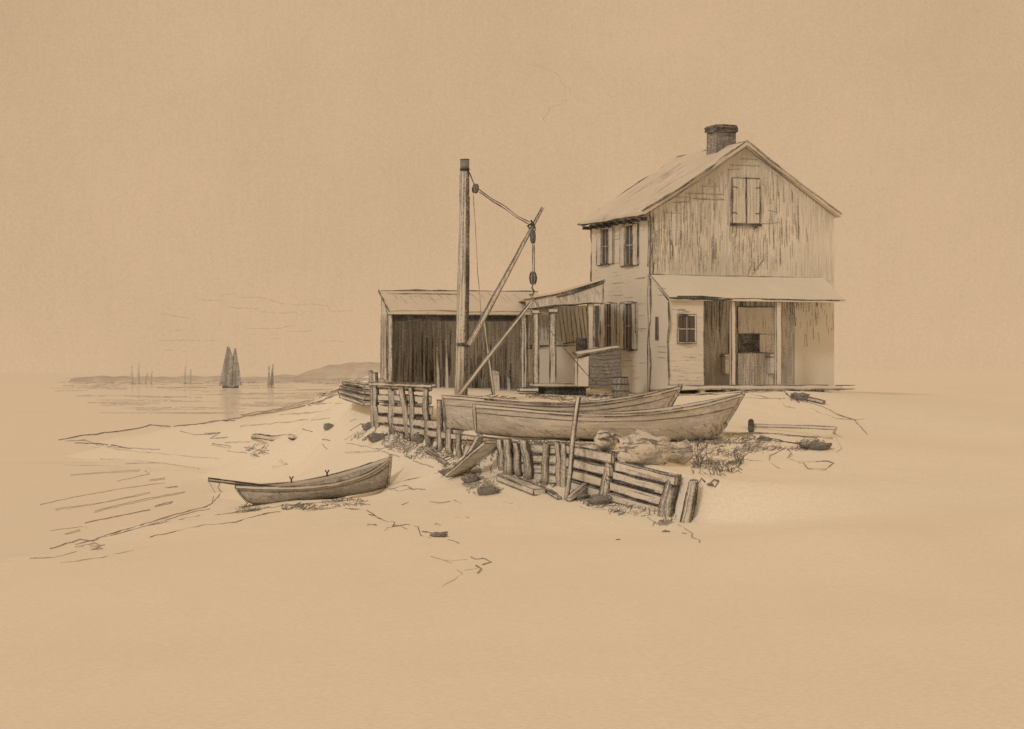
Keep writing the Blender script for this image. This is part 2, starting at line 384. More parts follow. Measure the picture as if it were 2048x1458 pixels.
def scrib(mb, x0, y0, x1, y1, wpx=2, key='mid', n=6, slant=.4):
    """weed tangle, also used as drawn shade under the boats: short slanted strands within an ellipse, and one wandering strand"""
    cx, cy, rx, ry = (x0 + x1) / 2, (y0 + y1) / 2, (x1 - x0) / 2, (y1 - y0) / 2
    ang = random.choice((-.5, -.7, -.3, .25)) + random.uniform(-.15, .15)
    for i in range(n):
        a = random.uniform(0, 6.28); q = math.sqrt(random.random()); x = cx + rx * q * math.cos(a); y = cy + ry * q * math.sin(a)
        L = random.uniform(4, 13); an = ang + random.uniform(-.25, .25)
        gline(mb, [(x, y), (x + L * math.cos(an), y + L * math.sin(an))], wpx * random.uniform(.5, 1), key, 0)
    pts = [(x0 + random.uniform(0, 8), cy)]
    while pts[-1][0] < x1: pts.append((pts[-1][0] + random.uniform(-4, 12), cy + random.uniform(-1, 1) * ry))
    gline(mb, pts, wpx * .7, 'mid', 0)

# ---------------------------------------------------------------- house
Nn = P(1300, 787, 57.0); TH = math.atan2(2.2, 5.6)
ux = Vector((math.cos(TH), math.sin(TH), 0)); vx = Vector((-math.sin(TH), math.cos(TH), 0))
def loc_of(px, py, axis_, off, O=Nn, u=ux, v=vx):
    """local (u, v, z) of the point seen at px,py on plane u=off or v=off"""
    n_ = v if axis_ == 'v' else u; d = ray(px, py)
    t = (n_.dot(O - CAM) + off) / n_.dot(d); q = CAM + d * t - O
    return Vector((q.dot(u), q.dot(v), q.z))
G = lambda px, py, off=0: loc_of(px, py, 'v', off)
Lw = lambda px, py, off=0: loc_of(px, py, 'u', off)
house = empty('house', Nn, TH, 'two storey clapboard waterside house with pitched roof, brick chimney and lean-to front porch', 'house')
HW = G(1668, 430).x; HD = 4.15; ZE = G(1303, 420).z; ZA = 9.72 - Nn.z; Z0 = -.35
mb = MB(M['clap'], M['gable'])
c = [Vector(p) for p in ((0, 0, Z0), (HW, 0, Z0), (HW, HD, Z0), (0, HD, Z0), (0, 0, ZE), (HW, 0, ZE), (HW, HD, ZE), (0, HD, ZE))]
mb.add(c + [Vector((HW / 2, 0, ZA)), Vector((HW / 2, HD, ZA))], [[3, 0, 4, 7]], 0)
ZP = G(1310, 553).z
mb.add([(0, 0, Z0), (HW, 0, Z0), (HW, 0, ZP), (0, 0, ZP)], [[0, 1, 2, 3]], 0)
mb.add([(0, 0, ZP), (HW, 0, ZP), (HW, 0, ZE), (HW / 2, 0, ZA), (0, 0, ZE)], [[0, 1, 2, 3, 4]], 1)
mb.add([(0, HD, Z0), (HW, HD, Z0), (HW, HD, ZE), (HW / 2, HD, ZA), (0, HD, ZE)], [[4, 3, 2, 1, 0]], 0)
mb.add([(HW, 0, Z0), (HW, HD, Z0), (HW, HD, ZE), (HW, 0, ZE)], [[0, 1, 2, 3]], 0)
# corner seams
mb.line([(0, 0, -.1), (0, 0, ZE)], .055, wob=.03, dbl=1); mb.line([(.09, -.02, 0), (.09, -.02, ZE - .05)], .03, wob=.03)
mb.line([(-.02, .11, 0), (-.02, .11, ZE - .05)], .022, wob=.02, brk=.3)
mb.line([(0, HD, 0), (0, HD, ZE)], .045, wob=.03, dbl=.8)
mb.line([(0, 0, .0), (0, HD, .0)], .03, 'mid', brk=.4)
# clapboard shadow gaps, worn and broken
for i in range(46):
    z = random.uniform(.1, ZE - .3); y0 = random.uniform(.15, HD - .9); L = random.uniform(.25, .9)
    mb.line([(-.006, y0, z), (-.006, y0 + L, z + random.uniform(-.01, .01))], .014, 'mid', .006)
# board joints and shade hatching on the gable, dense at the left and petering out to the right
def rake(u): return ZE + (ZA - ZE) * (1 - abs(u - HW / 2) / (HW / 2))
for i in range(85):
    u = HW * (random.random() ** 1.25) * .86; 
    za = ZP + .15; zb = rake(u) - .25
    if random.random() < .75:
        a = random.uniform(za, za + (zb - za) * .7) ; b = min(zb, a + random.uniform(.35, 1.5))
        mb.line([(u, -.006, a), (u + random.uniform(-.03, .03), -.006, b)], random.uniform(.012, .022), 'mid' if random.random() < .6 else 'faint', .01)
for px, pa, pb in ((1538, 437, 490), (1546, 437, 500), (1563, 435, 488), (1572, 440, 492), (1592, 440, 478), (1613, 455, 482), (1545, 345, 400), (1555, 350, 395), (1566, 362, 405), (1583, 378, 405)):
    mb.line([G(px, pa, -.012), G(px + 2, pb, -.012)], .03, 'mid', .012)
for px0, py0, px1, py1 in ((1370, 386, 1448, 388), (1385, 397, 1450, 399), (1430, 392, 1450, 400), (1400, 372, 1440, 373), (1460, 330, 1520, 332), (1480, 318, 1515, 319), (1455, 340, 1482, 338), (1535, 420, 1555, 424), (1524, 447, 1560, 445), (1330, 425, 1365, 426), (1345, 405, 1380, 403), (1350, 395, 1375, 393)):
    mb.line([G(px0, py0, -.012), G(px1, py1, -.012)], .022, 'mid', .01)
mb.line([G(1507, 460, -.012), G(1503, 490, -.012), G(1503, 530, -.012), G(1493, 555, -.012)], .022, 'mid', .01)
mb.line([G(1528, 470, -.012), G(1527, 520, -.012), G(1505, 550, -.012)], .022, 'mid', .01)
for i in range(420):  # short hatch strokes, shade drawn onto the boards
    u = HW * random.random() ** 1.5 * .82; za = ZP + .1; zb = rake(u) - .3
    if .0 < u - (G(1463, 400).x) < G(1519, 400).x - G(1463, 400).x and random.random() < .6: zb = G(1500, 450).z
    a = random.uniform(za, zb); L = random.uniform(.12, .5)
    if a + L < rake(u) - .2: mb.line([(u, -.007, a), (u + random.uniform(-.02, .02), -.007, a + L)], random.uniform(.009, .016), 'mid', .006)
mb.build('wall', house)

# main roof (two slabs) with ragged ink rakes
rt = .12; oh = .30; ohg = .22
def slope_pt(u, off=0):   # roof height at u, continuing past the eaves
    return ZE + (ZA - ZE) * (1 - abs(u - HW / 2) / (HW / 2)) + off
mb = MB(M['roof'])
for sgn in (0, 1):
    ue = -oh if sgn == 0 else HW + oh * .35; um = HW / 2
    cs = []
    for off in (.02, .02 + rt):
        for u, v_ in ((ue, -ohg), (um, -ohg), (um, HD + ohg), (ue, HD + ohg)):
            cs.append(Vector((u, v_, slope_pt(u, off))))
    if sgn: cs = [cs[1], cs[0], cs[3], cs[2], cs[5], cs[4], cs[7], cs[6]]
    mb.add(cs, [[0, 3, 2, 1], [4, 5, 6, 7], [0, 1, 5, 4], [1, 2, 6, 5], [2, 3, 7, 6], [3, 0, 4, 7]], 0)
    key = 'ink' if sgn == 0 else 'mid'
    rk = [Vector((um + (ue - um) * t, -ohg, slope_pt(um + (ue - um) * t, .02 + rt) - .05 * math.sin(math.pi * t))) for t in (0, .25, .5, .75, 1)]
    mb.line(rk, .055 if sgn == 0 else .06, key, .02, .04, dbl=1)
    rk2 = [p + Vector((0, -.01, -rt - .02)) for p in (rk if sgn == 0 else rk[:3])]
    mb.line(rk2, .03, 'ink', .02, 0, dbl=.6, brk=0 if sgn == 0 else .3)
mb.line([(HW / 2, -ohg, ZA + rt), (HW / 2, HD + ohg, ZA + rt)], .035, 'ink', .02, .03, dbl=1, brk=.2)
mb.line([(-oh, -ohg, slope_pt(-oh, .03)), (-oh, HD + ohg, slope_pt(-oh, .03))], .06, 'dark', .02, .04, dbl=1)
mb.line([(-oh, HD + ohg, slope_pt(-oh, .1)), (HW * .25, HD + ohg, slope_pt(HW * .25, .13)), (HW / 2, HD + ohg, ZA + rt)], .055, 'ink', .03, .08, dbl=1)
for i in range(14):
    t0 = random.uniform(.05, .6); t1 = t0 + random.uniform(.1, .3); y_ = random.uniform(0, HD)
    mb.line([(-oh + (HW / 2 + oh) * t0, y_, slope_pt(-oh + (HW / 2 + oh) * t0, .025 + rt)), (-oh + (HW / 2 + oh) * t1, y_, slope_pt(-oh + (HW / 2 + oh) * t1, .025 + rt))], .016, 'faint', .01)
for i in range(9):   # rafter tails under the eave
    y_ = .2 + i * (HD - .2) / 8
    mb.box(-oh + .03, -.005, y_, y_ + .07, slope_pt(-oh, -.10), slope_pt(-oh, -.0), mb.mat('dark'), 0)
roof = mb.build('roof', house)
# chimney on the ridge
cz0 = slope_pt(HW / 2 - .35, 0) ; cu0, cu1 = HW / 2 - .36, HW / 2 + .26
cv0, cv1 = 1.0, 1.62
pc = loc_of(1448, 250, 'v', 1.0).z
mb = MB(M['brick'], M['plain'])
mb.box(cu0, cu1, cv0, cv1, cz0 - .5, pc - .2, 0, .035, dbl=.8)
mb.box(cu0 - .05, cu1 + .05, cv0 - .05, cv1 + .05, pc - .17, pc - .06, mb.mat('dark'), .04, dbl=1)
mb.box(cu0 - .02, cu1 + .02, cv0 - .02, cv1 + .02, pc - .06, pc, 0, .03)
for k in range(9):
    z = cz0 + .05 + k * .085
    if z < pc - .22: mb.line([(cu0 + .05, cv0 - .005, z), (cu1, cv0 - .005, z)], .014, 'ink', .006, brk=.4)
for k in range(14):  # upright strokes on the front face only, drawn as its shade
    x = random.uniform(cu0 + .2, cu1); mb.line([(x, cv0 - .006, cz0), (x + random.uniform(-.03, .03), cv0 - .006, pc - .2)], .014, 'ink', .01, brk=.5)
mb.build('chimney', roof)

def window_on(parent, name, lo, hi, plane, depth=.05, inkw=.03, shut=True, mull=True, key='glass', label=None, shutw=.17, side=-1):
    """window on plane u=0 (plane 'u') or v=off (plane 'v'); lo/hi = (a, z) extents along the wall"""
    def q(a, b, z): return Vector((b, a, z)) if plane[0] == 'u' else Vector((a, plane[1] + b, z))
    a0, z0 = lo; a1, z1 = hi
    e = empty_child('window', parent, label)
    def bx(mb, A0, A1, B0, B1, Z0_, Z1_, mi, ink, **k):
        c1 = [q(A0, B0, Z0_), q(A1, B0, Z0_), q(A1, B1, Z0_), q(A0, B1, Z0_), q(A0, B0, Z1_), q(A1, B0, Z1_), q(A1, B1, Z1_), q(A0, B1, Z1_)]
        mb.hexa(c1, mi, ink, **k)
    f = MB(M['plain']); t = .045
    bx(f, a0 - t, a0, -depth, .01, z0 - t, z1 + t, 0, inkw * .7); bx(f, a1, a1 + t, -depth, .01, z0 - t, z1 + t, 0, inkw * .7)
    bx(f, a0, a1, -depth, .01, z1, z1 + t, 0, inkw); bx(f, a0 - .02, a1 + .02, -depth - .03, .01, z0 - t, z0, f.mat('dark') if shut else 0, inkw)
    if mull:
        zm = (z0 + z1) / 2; bx(f, a0, a1, -.03, .0, zm - .015, zm + .015, f.mat('shade_wood'), 0)
        bx(f, (a0 + a1) / 2 - .012, (a0 + a1) / 2 + .012, -.028, 0, z0, z1, f.mat('shade_wood'), 0)
    f.build('frame', e)
    p = MB(M[key]); p.add([q(a0, -.012, z0), q(a1, -.012, z0), q(a1, -.012, z1), q(a0, -.012, z1)], [[0, 1, 2, 3]])
    for i in range(5):
        x = random.uniform(a0, a1); p.line([q(x, -.014, z0 + random.uniform(0, .4)), q(x, -.014, z1)], .02, 'dark', .01)
    p.build('pane', e)
    if shut:
        for A0, A1 in ((a0 - t - shutw, a0 - t - .012), (a1 + t + .012, a1 + t + shutw)):
            s_ = MB(M['plain']); bx(s_, A0, A1, -depth * 1.1, -.006, z0 - .03, z1 + .02, 0, inkw * .9, dbl=.5)
            for k in range(2):
                x = A0 + (A1 - A0) * (k + 1) / 3; s_.line([q(x, -depth * 1.1 - .004, z0), q(x, -depth * 1.1 - .004, z1)], .013, 'mid', .006, brk=.3)
            s_.build('shutter', e)
    return e
def empty_child(name, parent, label=None):
    o = bpy.data.objects.new(name, None); COL.objects.link(o); o.parent = parent; o.empty_display_size = .1
    if label: o['label'] = label
    return o
for px0, px1, pt, pb in ((1204, 1221, 457, 528), (1251, 1270, 450, 530), (1212, 1226, 608, 694), (1250, 1268, 606, 697)):
    a = Lw(px0, pb); b = Lw(px1, pt)
    ya, yb = sorted((a.y, b.y))
    window_on(house, 'window', (ya + .08, a.z), (yb - .08, b.z), ('u', 0), shutw=.30, inkw=.034)
# loft shutters in the gable
a = G(1464, 446); b = G(1518, 358); um = (a.x + b.x) / 2
lf = empty_child('loft_door', house, 'closed pair of plank shutters high in the gable')
for x0, x1 in ((a.x, um - .012), (um + .012, b.x)):
    s_ = MB(M['gable']); s_.box(x0, x1, -.05, -.003, a.z, b.z, 0, .035, dbl=.8)
    for k in range(3): s_.line([(x0 + (x1 - x0) * (k + 1) / 4, -.054, a.z + .05), (x0 + (x1 - x0) * (k + 1) / 4, -.054, b.z - .03)], .012, 'faint', .008, brk=.3)
    e0 = x0 if x0 == a.x else x1; dr = 1 if x0 == a.x else -1
    for z in (a.z + .28, b.z - .28): s_.line([(e0 - dr * .03, -.06, z + .03), (e0 + dr * .15, -.06, z)], .035, 'dark', .004)
    s_.build('shutter', lf)
s_ = MB(M['dark']); s_.box(a.x - .06, b.x + .05, -.07, -.004, a.z - .07, a.z - .01, 0, .02); s_.line([G(1505, 452, -.05), G(1515, 455, -.05), G(1508, 459, -.05)], .05, 'dark', .01); s_.build('sill', lf)

# front porch, projecting from the gable
PD = 1.15
PF = lambda px, py: loc_of(px, py, 'v', -PD)
ZPE = PF(1400, 600).z; ZD = PF(1400, 771).z; PX0 = PF(1337, 700).x; PX1 = PF(1690, 700).x
mb = MB(M['plain'])
t = .05; X0 = PX0 - .03; X1 = PX1 - .05
c = [Vector(p) for p in ((X0, -PD - .12, ZPE - .02), (X1, -PD - .12, ZPE - .02), (X1, -.005, ZP - .03), (X0, -.005, ZP - .03),
     (X0, -PD - .12, ZPE + t), (X1, -PD - .12, ZPE + t), (X1, -.005, ZP + t), (X0, -.005, ZP + t))]
mb.hexa(c, 0, 0)
mb.line([c[4], c[0].lerp(c[1], .35) + Vector((0, 0, .04))], .075, 'dark', .02, dbl=1)
mb.line([c[4].lerp(c[5], .3), c[5]], .028, 'ink', .008, dbl=1); mb.line([c[7], c[7].lerp(c[6], .96)], .026, 'ink', .02, brk=.12)
mb.line([c[4], c[7]], .04, 'ink', .01)
mb.build('porch_roof', house)
mb = MB(M['plain'], M['clap'])   # enclosed room at the porch's left end, hung with clapboards
xa = PF(1408, 700).x
wa, wb = PF(1357, 684), PF(1389, 632)
def wallpanel(mb, x0, x1, z0, z1, y, th, mi): mb.box(x0, x1, y, y + th, z0, z1, mi, 0)
zt = ZPE - .02
wallpanel(mb, PX0, wa.x, ZD, zt, -PD, .06, 1); wallpanel(mb, wb.x, xa, ZD, zt, -PD, .06, 1)
wallpanel(mb, wa.x, wb.x, ZD, wa.z, -PD, .06, 1); wallpanel(mb, wa.x, wb.x, wb.z, zt, -PD, .06, 1)
mb.box(PX0 + .002, PX0 + .06, -PD + .06, -.004, -.1, zt, 0, 0)
mb.add([(PX0 + .002, -PD + .06, zt), (PX0 + .002, -.004, zt), (PX0 + .002, -.004, ZP - .04)], [[0, 1, 2]], 0)
mb.box(xa - .06, xa, -PD + .06, -.004, ZD, zt, mb.mat('shade_wood'), .02)
mb.line([(PX0, -PD, ZD - .2), (PX0, -PD, zt)], .05, 'ink', .03, dbl=1)
mb.line([(xa, -PD, ZD), (xa, -PD, zt)], .03, 'ink', .01, dbl=1)
for k in range(26):
    z = ZD + (zt - ZD) * (1 - random.random() ** 1.3 * .9); x = random.uniform(PX0 + .05, xa - .35)
    mb.line([(x, -PD - .004, z), (x + random.uniform(.15, .35), -PD - .004, z)], .012, 'mid', .006)
for z in (ZP - .35, ZP - .55, ZD + 1.1, ZD + .95, ZD + .8): mb.line([(PX0 - .004, -PD * .9, z - .03), (PX0 - .004, -PD * .4, z)], .014, 'mid', .005)
mb.line([(PX0 - .01, -PD, ZD - .06), (PX0 - .01, 0, ZD - .18)], .04, 'ink', .02, dbl=1)
mb.build('porch_room', house)
window_on(house, 'window', (wa.x, wa.z), (wb.x, wb.z), ('v', -PD - .0), depth=.02, shut=False, label='square four-pane window of the porch room')
sw = loc_of(1309, 680, 'u', PX0); sw2 = loc_of(1320, 634, 'u', PX0)
e = empty_child('side_window', house); f = MB(M['glass']); ya, yb = sorted((sw.y, sw2.y))
f.box(PX0 - .02, PX0, ya + .1, yb - .1, sw.z, sw2.z, 0, .03, dbl=.6); f.build('pane', e)
# posts, deck, back wall details
for pxa, pxb, k_ in ((1463, 1471, 0), (1553, 1563, 0)):
    x0 = PF(pxa, 700).x; x1 = PF(pxb, 700).x
    mb = MB(M['plain']); mb.box(x0, x1, -PD, -PD + .12, ZD, zt, 0, .028, dbl=.5); mb.build('porch_post', house)
mb = MB(M['plain']); mb.box(PX0 - .02, PX1 - .1, -PD - .05, -.004, ZD - .12, ZD, 0, 0)
mb.line([(PX0, -PD - .05, ZD), (HW, -PD - .05, ZD)], .026, 'ink', .01, brk=.1, dbl=1)
mb.line([(PX0, -PD - .05, ZD - .12), (HW, -PD - .05, ZD - .12)], .026, 'mid', .012, brk=.15, dbl=1)
for k in range(7):
    x = PX0 + .2 + k * .8; mb.box(x, x + .14, -PD, -PD + .2, Z0 - .3, ZD - .12, mb.mat('dark') if k == 9 else 0, .0)
mb.build('deck', house)
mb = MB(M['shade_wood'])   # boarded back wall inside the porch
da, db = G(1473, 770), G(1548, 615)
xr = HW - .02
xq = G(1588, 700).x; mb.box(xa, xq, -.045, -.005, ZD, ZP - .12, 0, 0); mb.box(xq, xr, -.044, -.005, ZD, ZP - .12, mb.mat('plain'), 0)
for i in range(85):  # strokes gather below the porch roof, drawn as the shade there
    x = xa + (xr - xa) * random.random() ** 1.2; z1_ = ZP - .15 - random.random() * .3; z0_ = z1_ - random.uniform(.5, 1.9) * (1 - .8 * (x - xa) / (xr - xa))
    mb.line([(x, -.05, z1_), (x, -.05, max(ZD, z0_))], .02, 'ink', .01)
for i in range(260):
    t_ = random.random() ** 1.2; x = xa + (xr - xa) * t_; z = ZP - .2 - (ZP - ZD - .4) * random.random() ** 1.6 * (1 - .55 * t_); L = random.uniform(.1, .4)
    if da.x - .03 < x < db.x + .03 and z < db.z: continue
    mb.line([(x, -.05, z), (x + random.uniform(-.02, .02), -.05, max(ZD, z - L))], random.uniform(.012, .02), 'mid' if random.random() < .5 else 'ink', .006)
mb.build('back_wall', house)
dr = MB(M['vwood'], M['plain'])
dz = G(1500, 706).z
dr.box(da.x, db.x, -.09, -.05, ZD, dz, 0, .028); dr.box(da.x, db.x, -.09, -.05, G(1500, 668).z, db.z, 0, .028)
oa, ob = G(1476, 705), G(1516, 668)
dr.box(ob.x, db.x, -.089, -.051, dz, G(1500, 668).z, 0, .0)
dr.box(oa.x, ob.x, -.088, -.052, oa.z, ob.z, dr.mat('dark'), .04)
for k in range(8): x = da.x + (db.x - da.x) * (k + .5) / 8; dr.line([(x, -.094, ZD), (x, -.094, dz - .05)], .014, 'mid', .008)
dr.build('door', house)
mb = MB(M['dark']); a_ = G(1456, 706); b_ = G(1462, 668); mb.box(a_.x, b_.x, -.08, -.046, a_.z, b_.z, 0, .02); mb.build('slit_window', house)
for pxx in (1447, 1537):
    a_ = G(pxx - 9, 713); mb = MB(M['hwood']); mb.box(a_.x, a_.x + .27, -.34, -.1, a_.z, a_.z + .06, 0, .03); mb.box(a_.x + .05, a_.x + .22, -.3, -.1, a_.z - .5, a_.z, 0, .018, key='mid'); mb.build('bench', house)

# ---------------------------------------------------------------- side porch between house and shed
LO = P(1050, 780, 56.2); LT = R(5)
lu = Vector((math.cos(LT), math.sin(LT), 0)); lv = Vector((-math.sin(LT), math.cos(LT), 0))
LP = lambda px, py, off=0: loc_of(px, py, 'v', off, LO, lu, lv)
porch = empty('side_porch', LO, LT, 'low open side porch with rising roof and thin posts joining the shed to the house', 'porch')
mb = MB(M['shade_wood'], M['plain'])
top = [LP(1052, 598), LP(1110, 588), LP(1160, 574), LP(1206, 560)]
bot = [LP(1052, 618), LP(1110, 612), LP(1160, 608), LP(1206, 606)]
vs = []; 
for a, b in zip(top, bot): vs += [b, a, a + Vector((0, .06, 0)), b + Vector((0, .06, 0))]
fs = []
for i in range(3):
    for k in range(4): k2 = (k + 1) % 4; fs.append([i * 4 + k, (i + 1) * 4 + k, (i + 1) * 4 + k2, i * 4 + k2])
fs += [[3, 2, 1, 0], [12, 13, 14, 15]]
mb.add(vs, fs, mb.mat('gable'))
mb.line(top, .045, 'ink', .01, .05, dbl=1); mb.line([p + Vector((.05, -.01, -.08)) for p in top[1:]], .05, 'ink', .012, dbl=1)
mb.line(bot, .05, 'dark', .015, dbl=1); mb.line([top[-1], bot[-1]], .026, 'ink', .01)
for i in range(30):
    t_ = random.random(); k = min(2, int(t_ * 3)); tt = t_ * 3 - k
    a = top[k].lerp(top[k + 1], tt); b = bot[k].lerp(bot[k + 1], tt); s0 = random.uniform(.1, .5)
    mb.line([a.lerp(b, s0) + Vector((0, -.006, 0)), a.lerp(b, s0 + .4) + Vector((.05, -.006, 0))], .014, 'mid', .006)
mb.build('gable_board', porch)
mb = MB(M['roof']); vs = []
for a in top: vs += [a + Vector((0, -.06, .0)), a + Vector((0, 2.4, .0)), a + Vector((0, -.06, .06)), a + Vector((0, 2.4, .06))]
fs = []
for i in range(3):
    o_ = i * 4; fs += [[o_, o_ + 4, o_ + 6, o_ + 2], [o_ + 2, o_ + 6, o_ + 7, o_ + 3], [o_ + 1, o_ + 3, o_ + 7, o_ + 5], [o_, o_ + 1, o_ + 5, o_ + 4]]
fs += [[0, 2, 3, 1], [12, 13, 15, 14]]
mb.add(vs, fs); mb.build('roof', porch)
for pxa, pxb, pt, pb, kk in ((1043, 1048, 640, 778, 'ink'), (1068, 1077, 618, 766, 'vwood'), (1101, 1112, 616, 766, 'vwood'), (1177, 1187, 607, 700, 'plain')):
    a = LP(pxa, pb); b = LP(pxb, pt); mb = MB(M[kk] if kk != 'ink' else M['vwood'])
    mb.box(a.x, b.x, .07, .07 + (b.x - a.x), a.z, b.z, 0, .034, dbl=.8); mb.box(a.x - .05, b.x + .05, .03, .16, b.z - .12, b.z - .02, 0, .03) if kk == 'vwood' else None
    mb.build('post', porch)
mb = MB(M['plain']); a = LP(1036, 781); b = LP(1075, 776)
mb.box(a.x, b.x, -.25, .2, a.z - .02, b.z, 0, .04, key='dark'); mb.build('step', porch)
mb = MB(M['hwood']); a = LP(1068, 783); b = LP(1180, 767)
mb.box(a.x, b.x, -.02, 2.2, b.z - .08, b.z, 0, .028); mb.box(a.x + .3, b.x - .1, .1, 2.1, a.z - .25, b.z - .085, mb.mat('dark'), 0); mb.build('deck', porch)  # dark box under the boards stands for the shade below the deck
mb = MB(M['plain'], M['gable'])  # back wall: low clapboards, slanting boards above
a = LP(1045, 768, 1.6); b = LP(1182, 692, 1.6); t_ = LP(1182, 612, 1.6)
mb.box(a.x, b.x, 1.6, 1.66, a.z, b.z, 0, .022, key='mid'); mb.box(a.x, b.x, 1.6, 1.66, b.z + .01, t_.z, 1, .02)
for k in range(9):
    x = LP(1116 + k * 8, 650, 1.6).x; mb.line([(x, 1.59, t_.z - .05), (x + .1 + .05 * random.random(), 1.59, b.z + .1)], .02, 'ink', .012)
for k in range(7):
    x = LP(1052 + k * 7, 650, 1.6).x; mb.line([(x, 1.59, t_.z - .3), (x + .02, 1.59, b.z + .15)], .016, 'mid', .012)
p0 = LP(1049, 697, 1.55); p1 = LP(1100, 692, 1.55); mb.line([p0, p1], .035, 'ink', .01)
p0 = LP(1126, 688, 1.55); p1 = LP(1158, 683, 1.55); mb.line([p0, p1], .05, 'ink', .01)
mb.build('back_wall', porch)
a = LP(1154, 705, .9); b = LP(1179, 676, .9); mb = MB(M['dark']); mb.box(a.x, b.x, .9, 1.1, a.z, b.z, 0, .03); mb.build('cupboard', porch)
a = LP(1190, 694, .03); b = LP(1198, 612, .03)
e = empty_child('window', porch); mb = MB(M['glass']); mb.box(a.x, b.x, .03, .05, a.z, b.z, 0, .03, dbl=.7); mb.build('pane', e)
# bin and barrel at the corner
BO = P(1210, 768, 55.2)
binn = empty('wooden_bin', BO, R(8), 'slatted wooden bin with a slanting lid beside the barrel at the house wall', 'bin')
bl = lambda px, py, off=0: loc_of(px, py, 'v', off, BO, Vector((math.cos(R(8)), math.sin(R(8)), 0)), Vector((-math.sin(R(8)), math.cos(R(8)), 0)))
mb = MB(M['brick'], M['plain']); a = bl(1178, 776); b = bl(1241, 700); a2 = bl(1157, 764)
zl = bl(1178, 710).z; zr = bl(1241, 697).z
mb.hexa([Vector(p) for p in ((a.x, 0, a.z), (b.x, 0, a.z), (b.x, .7, a.z), (a.x, .7, a.z), (a.x, 0, zl), (b.x, 0, zr), (b.x, .7, zr + .05), (a.x, .7, zl + .05))], 0, .034)
mb.hexa([Vector(p) for p in ((a.x - .3, .12, a.z + .05), (a.x - .005, .0, a.z + .05), (a.x - .005, .6, a.z + .05), (a.x - .3, .6, a.z + .05), (a.x - .3, .12, zl - .1), (a.x - .005, 0, zl - .02), (a.x - .005, .6, zl), (a.x - .3, .6, zl - .08))], 1, .028)
for k in range(9):
    z = a.z + .1 + k * .1; mb.line([(a.x + .02, -.006, z), ((a.x + b.x) / 2, -.006, z - .02), (b.x - .02, -.006, z + .02)], .02, 'ink', .01, brk=.2)
mb.build('case', binn)
mb = MB(M['plain']); mb.hexa([Vector(p) for p in ((a.x - .31, -.03, zl - .02), (b.x + .03, -.03, zr + .0), (b.x + .03, .72, zr + .06), (a.x - .31, .72, zl + .06), (a.x - .31, -.03, zl + .01), (b.x + .03, -.03, zr + .03), (b.x + .03, .72, zr + .09), (a.x - .31, .72, zl + .09))], 0, .034, dbl=.8)
mb.build('lid', binn)
KO = P(1241, 791, 54.2); KO.z = h1(KO.x, KO.y) - .02
barrel = empty('barrel', KO, 0, 'small hooped wooden barrel standing below the house corner', 'barrel')
KH = (791 - 748) / F * 54.2 + .02; KR = 17 / F * 54.2
def lathe(mb, prof, n=20, mi=0, cx=0, cy=0):
    vs = []; fs = []
    for r_, z in prof:
        for k in range(n): a_ = 2 * math.pi * k / n; vs.append((cx + r_ * math.cos(a_), cy + r_ * math.sin(a_), z))
    for i in range(len(prof) - 1):
        for k in range(n): k2 = (k + 1) % n; fs.append([i * n + k, i * n + k2, (i + 1) * n + k2, (i + 1) * n + k])
    fs.append(list(range(n))[::-1]); fs.append([(len(prof) - 1) * n + k for k in range(n)])
    mb.add(vs, fs, mi, True)
mb = MB(M['brick']); lathe(mb, [(KR * (.84 + .16 * math.sin(math.pi * t)), KH * t) for t in np.linspace(0, 1, 9)])
for k in range(12):
    a_ = 2 * math.pi * k / 12; mb.line([(1.005 * KR * (.84 + .16 * math.sin(math.pi * t)) * math.cos(a_), 1.005 * KR * (.84 + .16 * math.sin(math.pi * t)) * math.sin(a_), KH * t) for t in (0, .25, .5, .75, 1)], .02, 'ink', .005)
mb.build('staves', barrel)
for t in (.04, .36, .66, .97):
    r_ = KR * (.84 + .16 * math.sin(math.pi * t)) + .006; mb = MB(M['dark'])
    mb.tube([(r_ * math.cos(a_), r_ * math.sin(a_), KH * t) for a_ in np.linspace(0, 2 * math.pi, 25)], .016, 0, 5, cap=False); mb.build('hoop', barrel)

# ---------------------------------------------------------------- open shed
SO = P(777, 772, 57.0); ST = R(8)
su = Vector((math.cos(ST), math.sin(ST), 0)); sv = Vector((-math.sin(ST), math.cos(ST), 0))
S = lambda px, py, off=0: loc_of(px, py, 'v', off, SO, su, sv)
shed = empty('open_shed', SO, ST, 'long low open-fronted shed with dark interior behind the hoist mast', 'shed')
SX1 = S(1044, 700).x; SX2 = S(1092, 700).x; SE = S(900, 627).z; SD = 2.3; SR = S(900, 588, SD).z; SZ = S(900, 800).z - .2
mb = MB(M['shed_in'])
mb.box(0, SX2, SD, SD + .06, SZ, SR - .04, 0, 0)
for i in range(70):
    x = random.uniform(.05, SX1); z0_ = SZ + random.uniform(.2, .9); mb.line([(x, SD - .01, z0_), (x, SD - .01, z0_ + random.uniform(.4, 1.6))], random.uniform(.02, .035), random.choice(('ink', 'mid')), .015)
mb.build('back_wall', shed)
mb = MB(M['vwood'])
mb.hexa([Vector(p) for p in ((-.03, .0, SZ), (.03, .0, SZ), (.03, SD, SZ), (-.03, SD, SZ), (-.03, 0, SE - .02), (.03, 0, SE - .02), (.03, SD, SR - .05), (-.03, SD, SR - .05))], 0, .03)
for i in range(8): y_ = .2 + i * .33; mb.line([(-.034, y_, SZ + .2), (-.034, y_, SE)], .018, 'mid', .01, brk=.3)
mb.build('side_wall', shed)
mb = MB(M['shed_in']); mb.box(SX2 - .03, SX2 + .03, .3, SD, SZ, SE, 0, 0); mb.build('side_wall', shed)
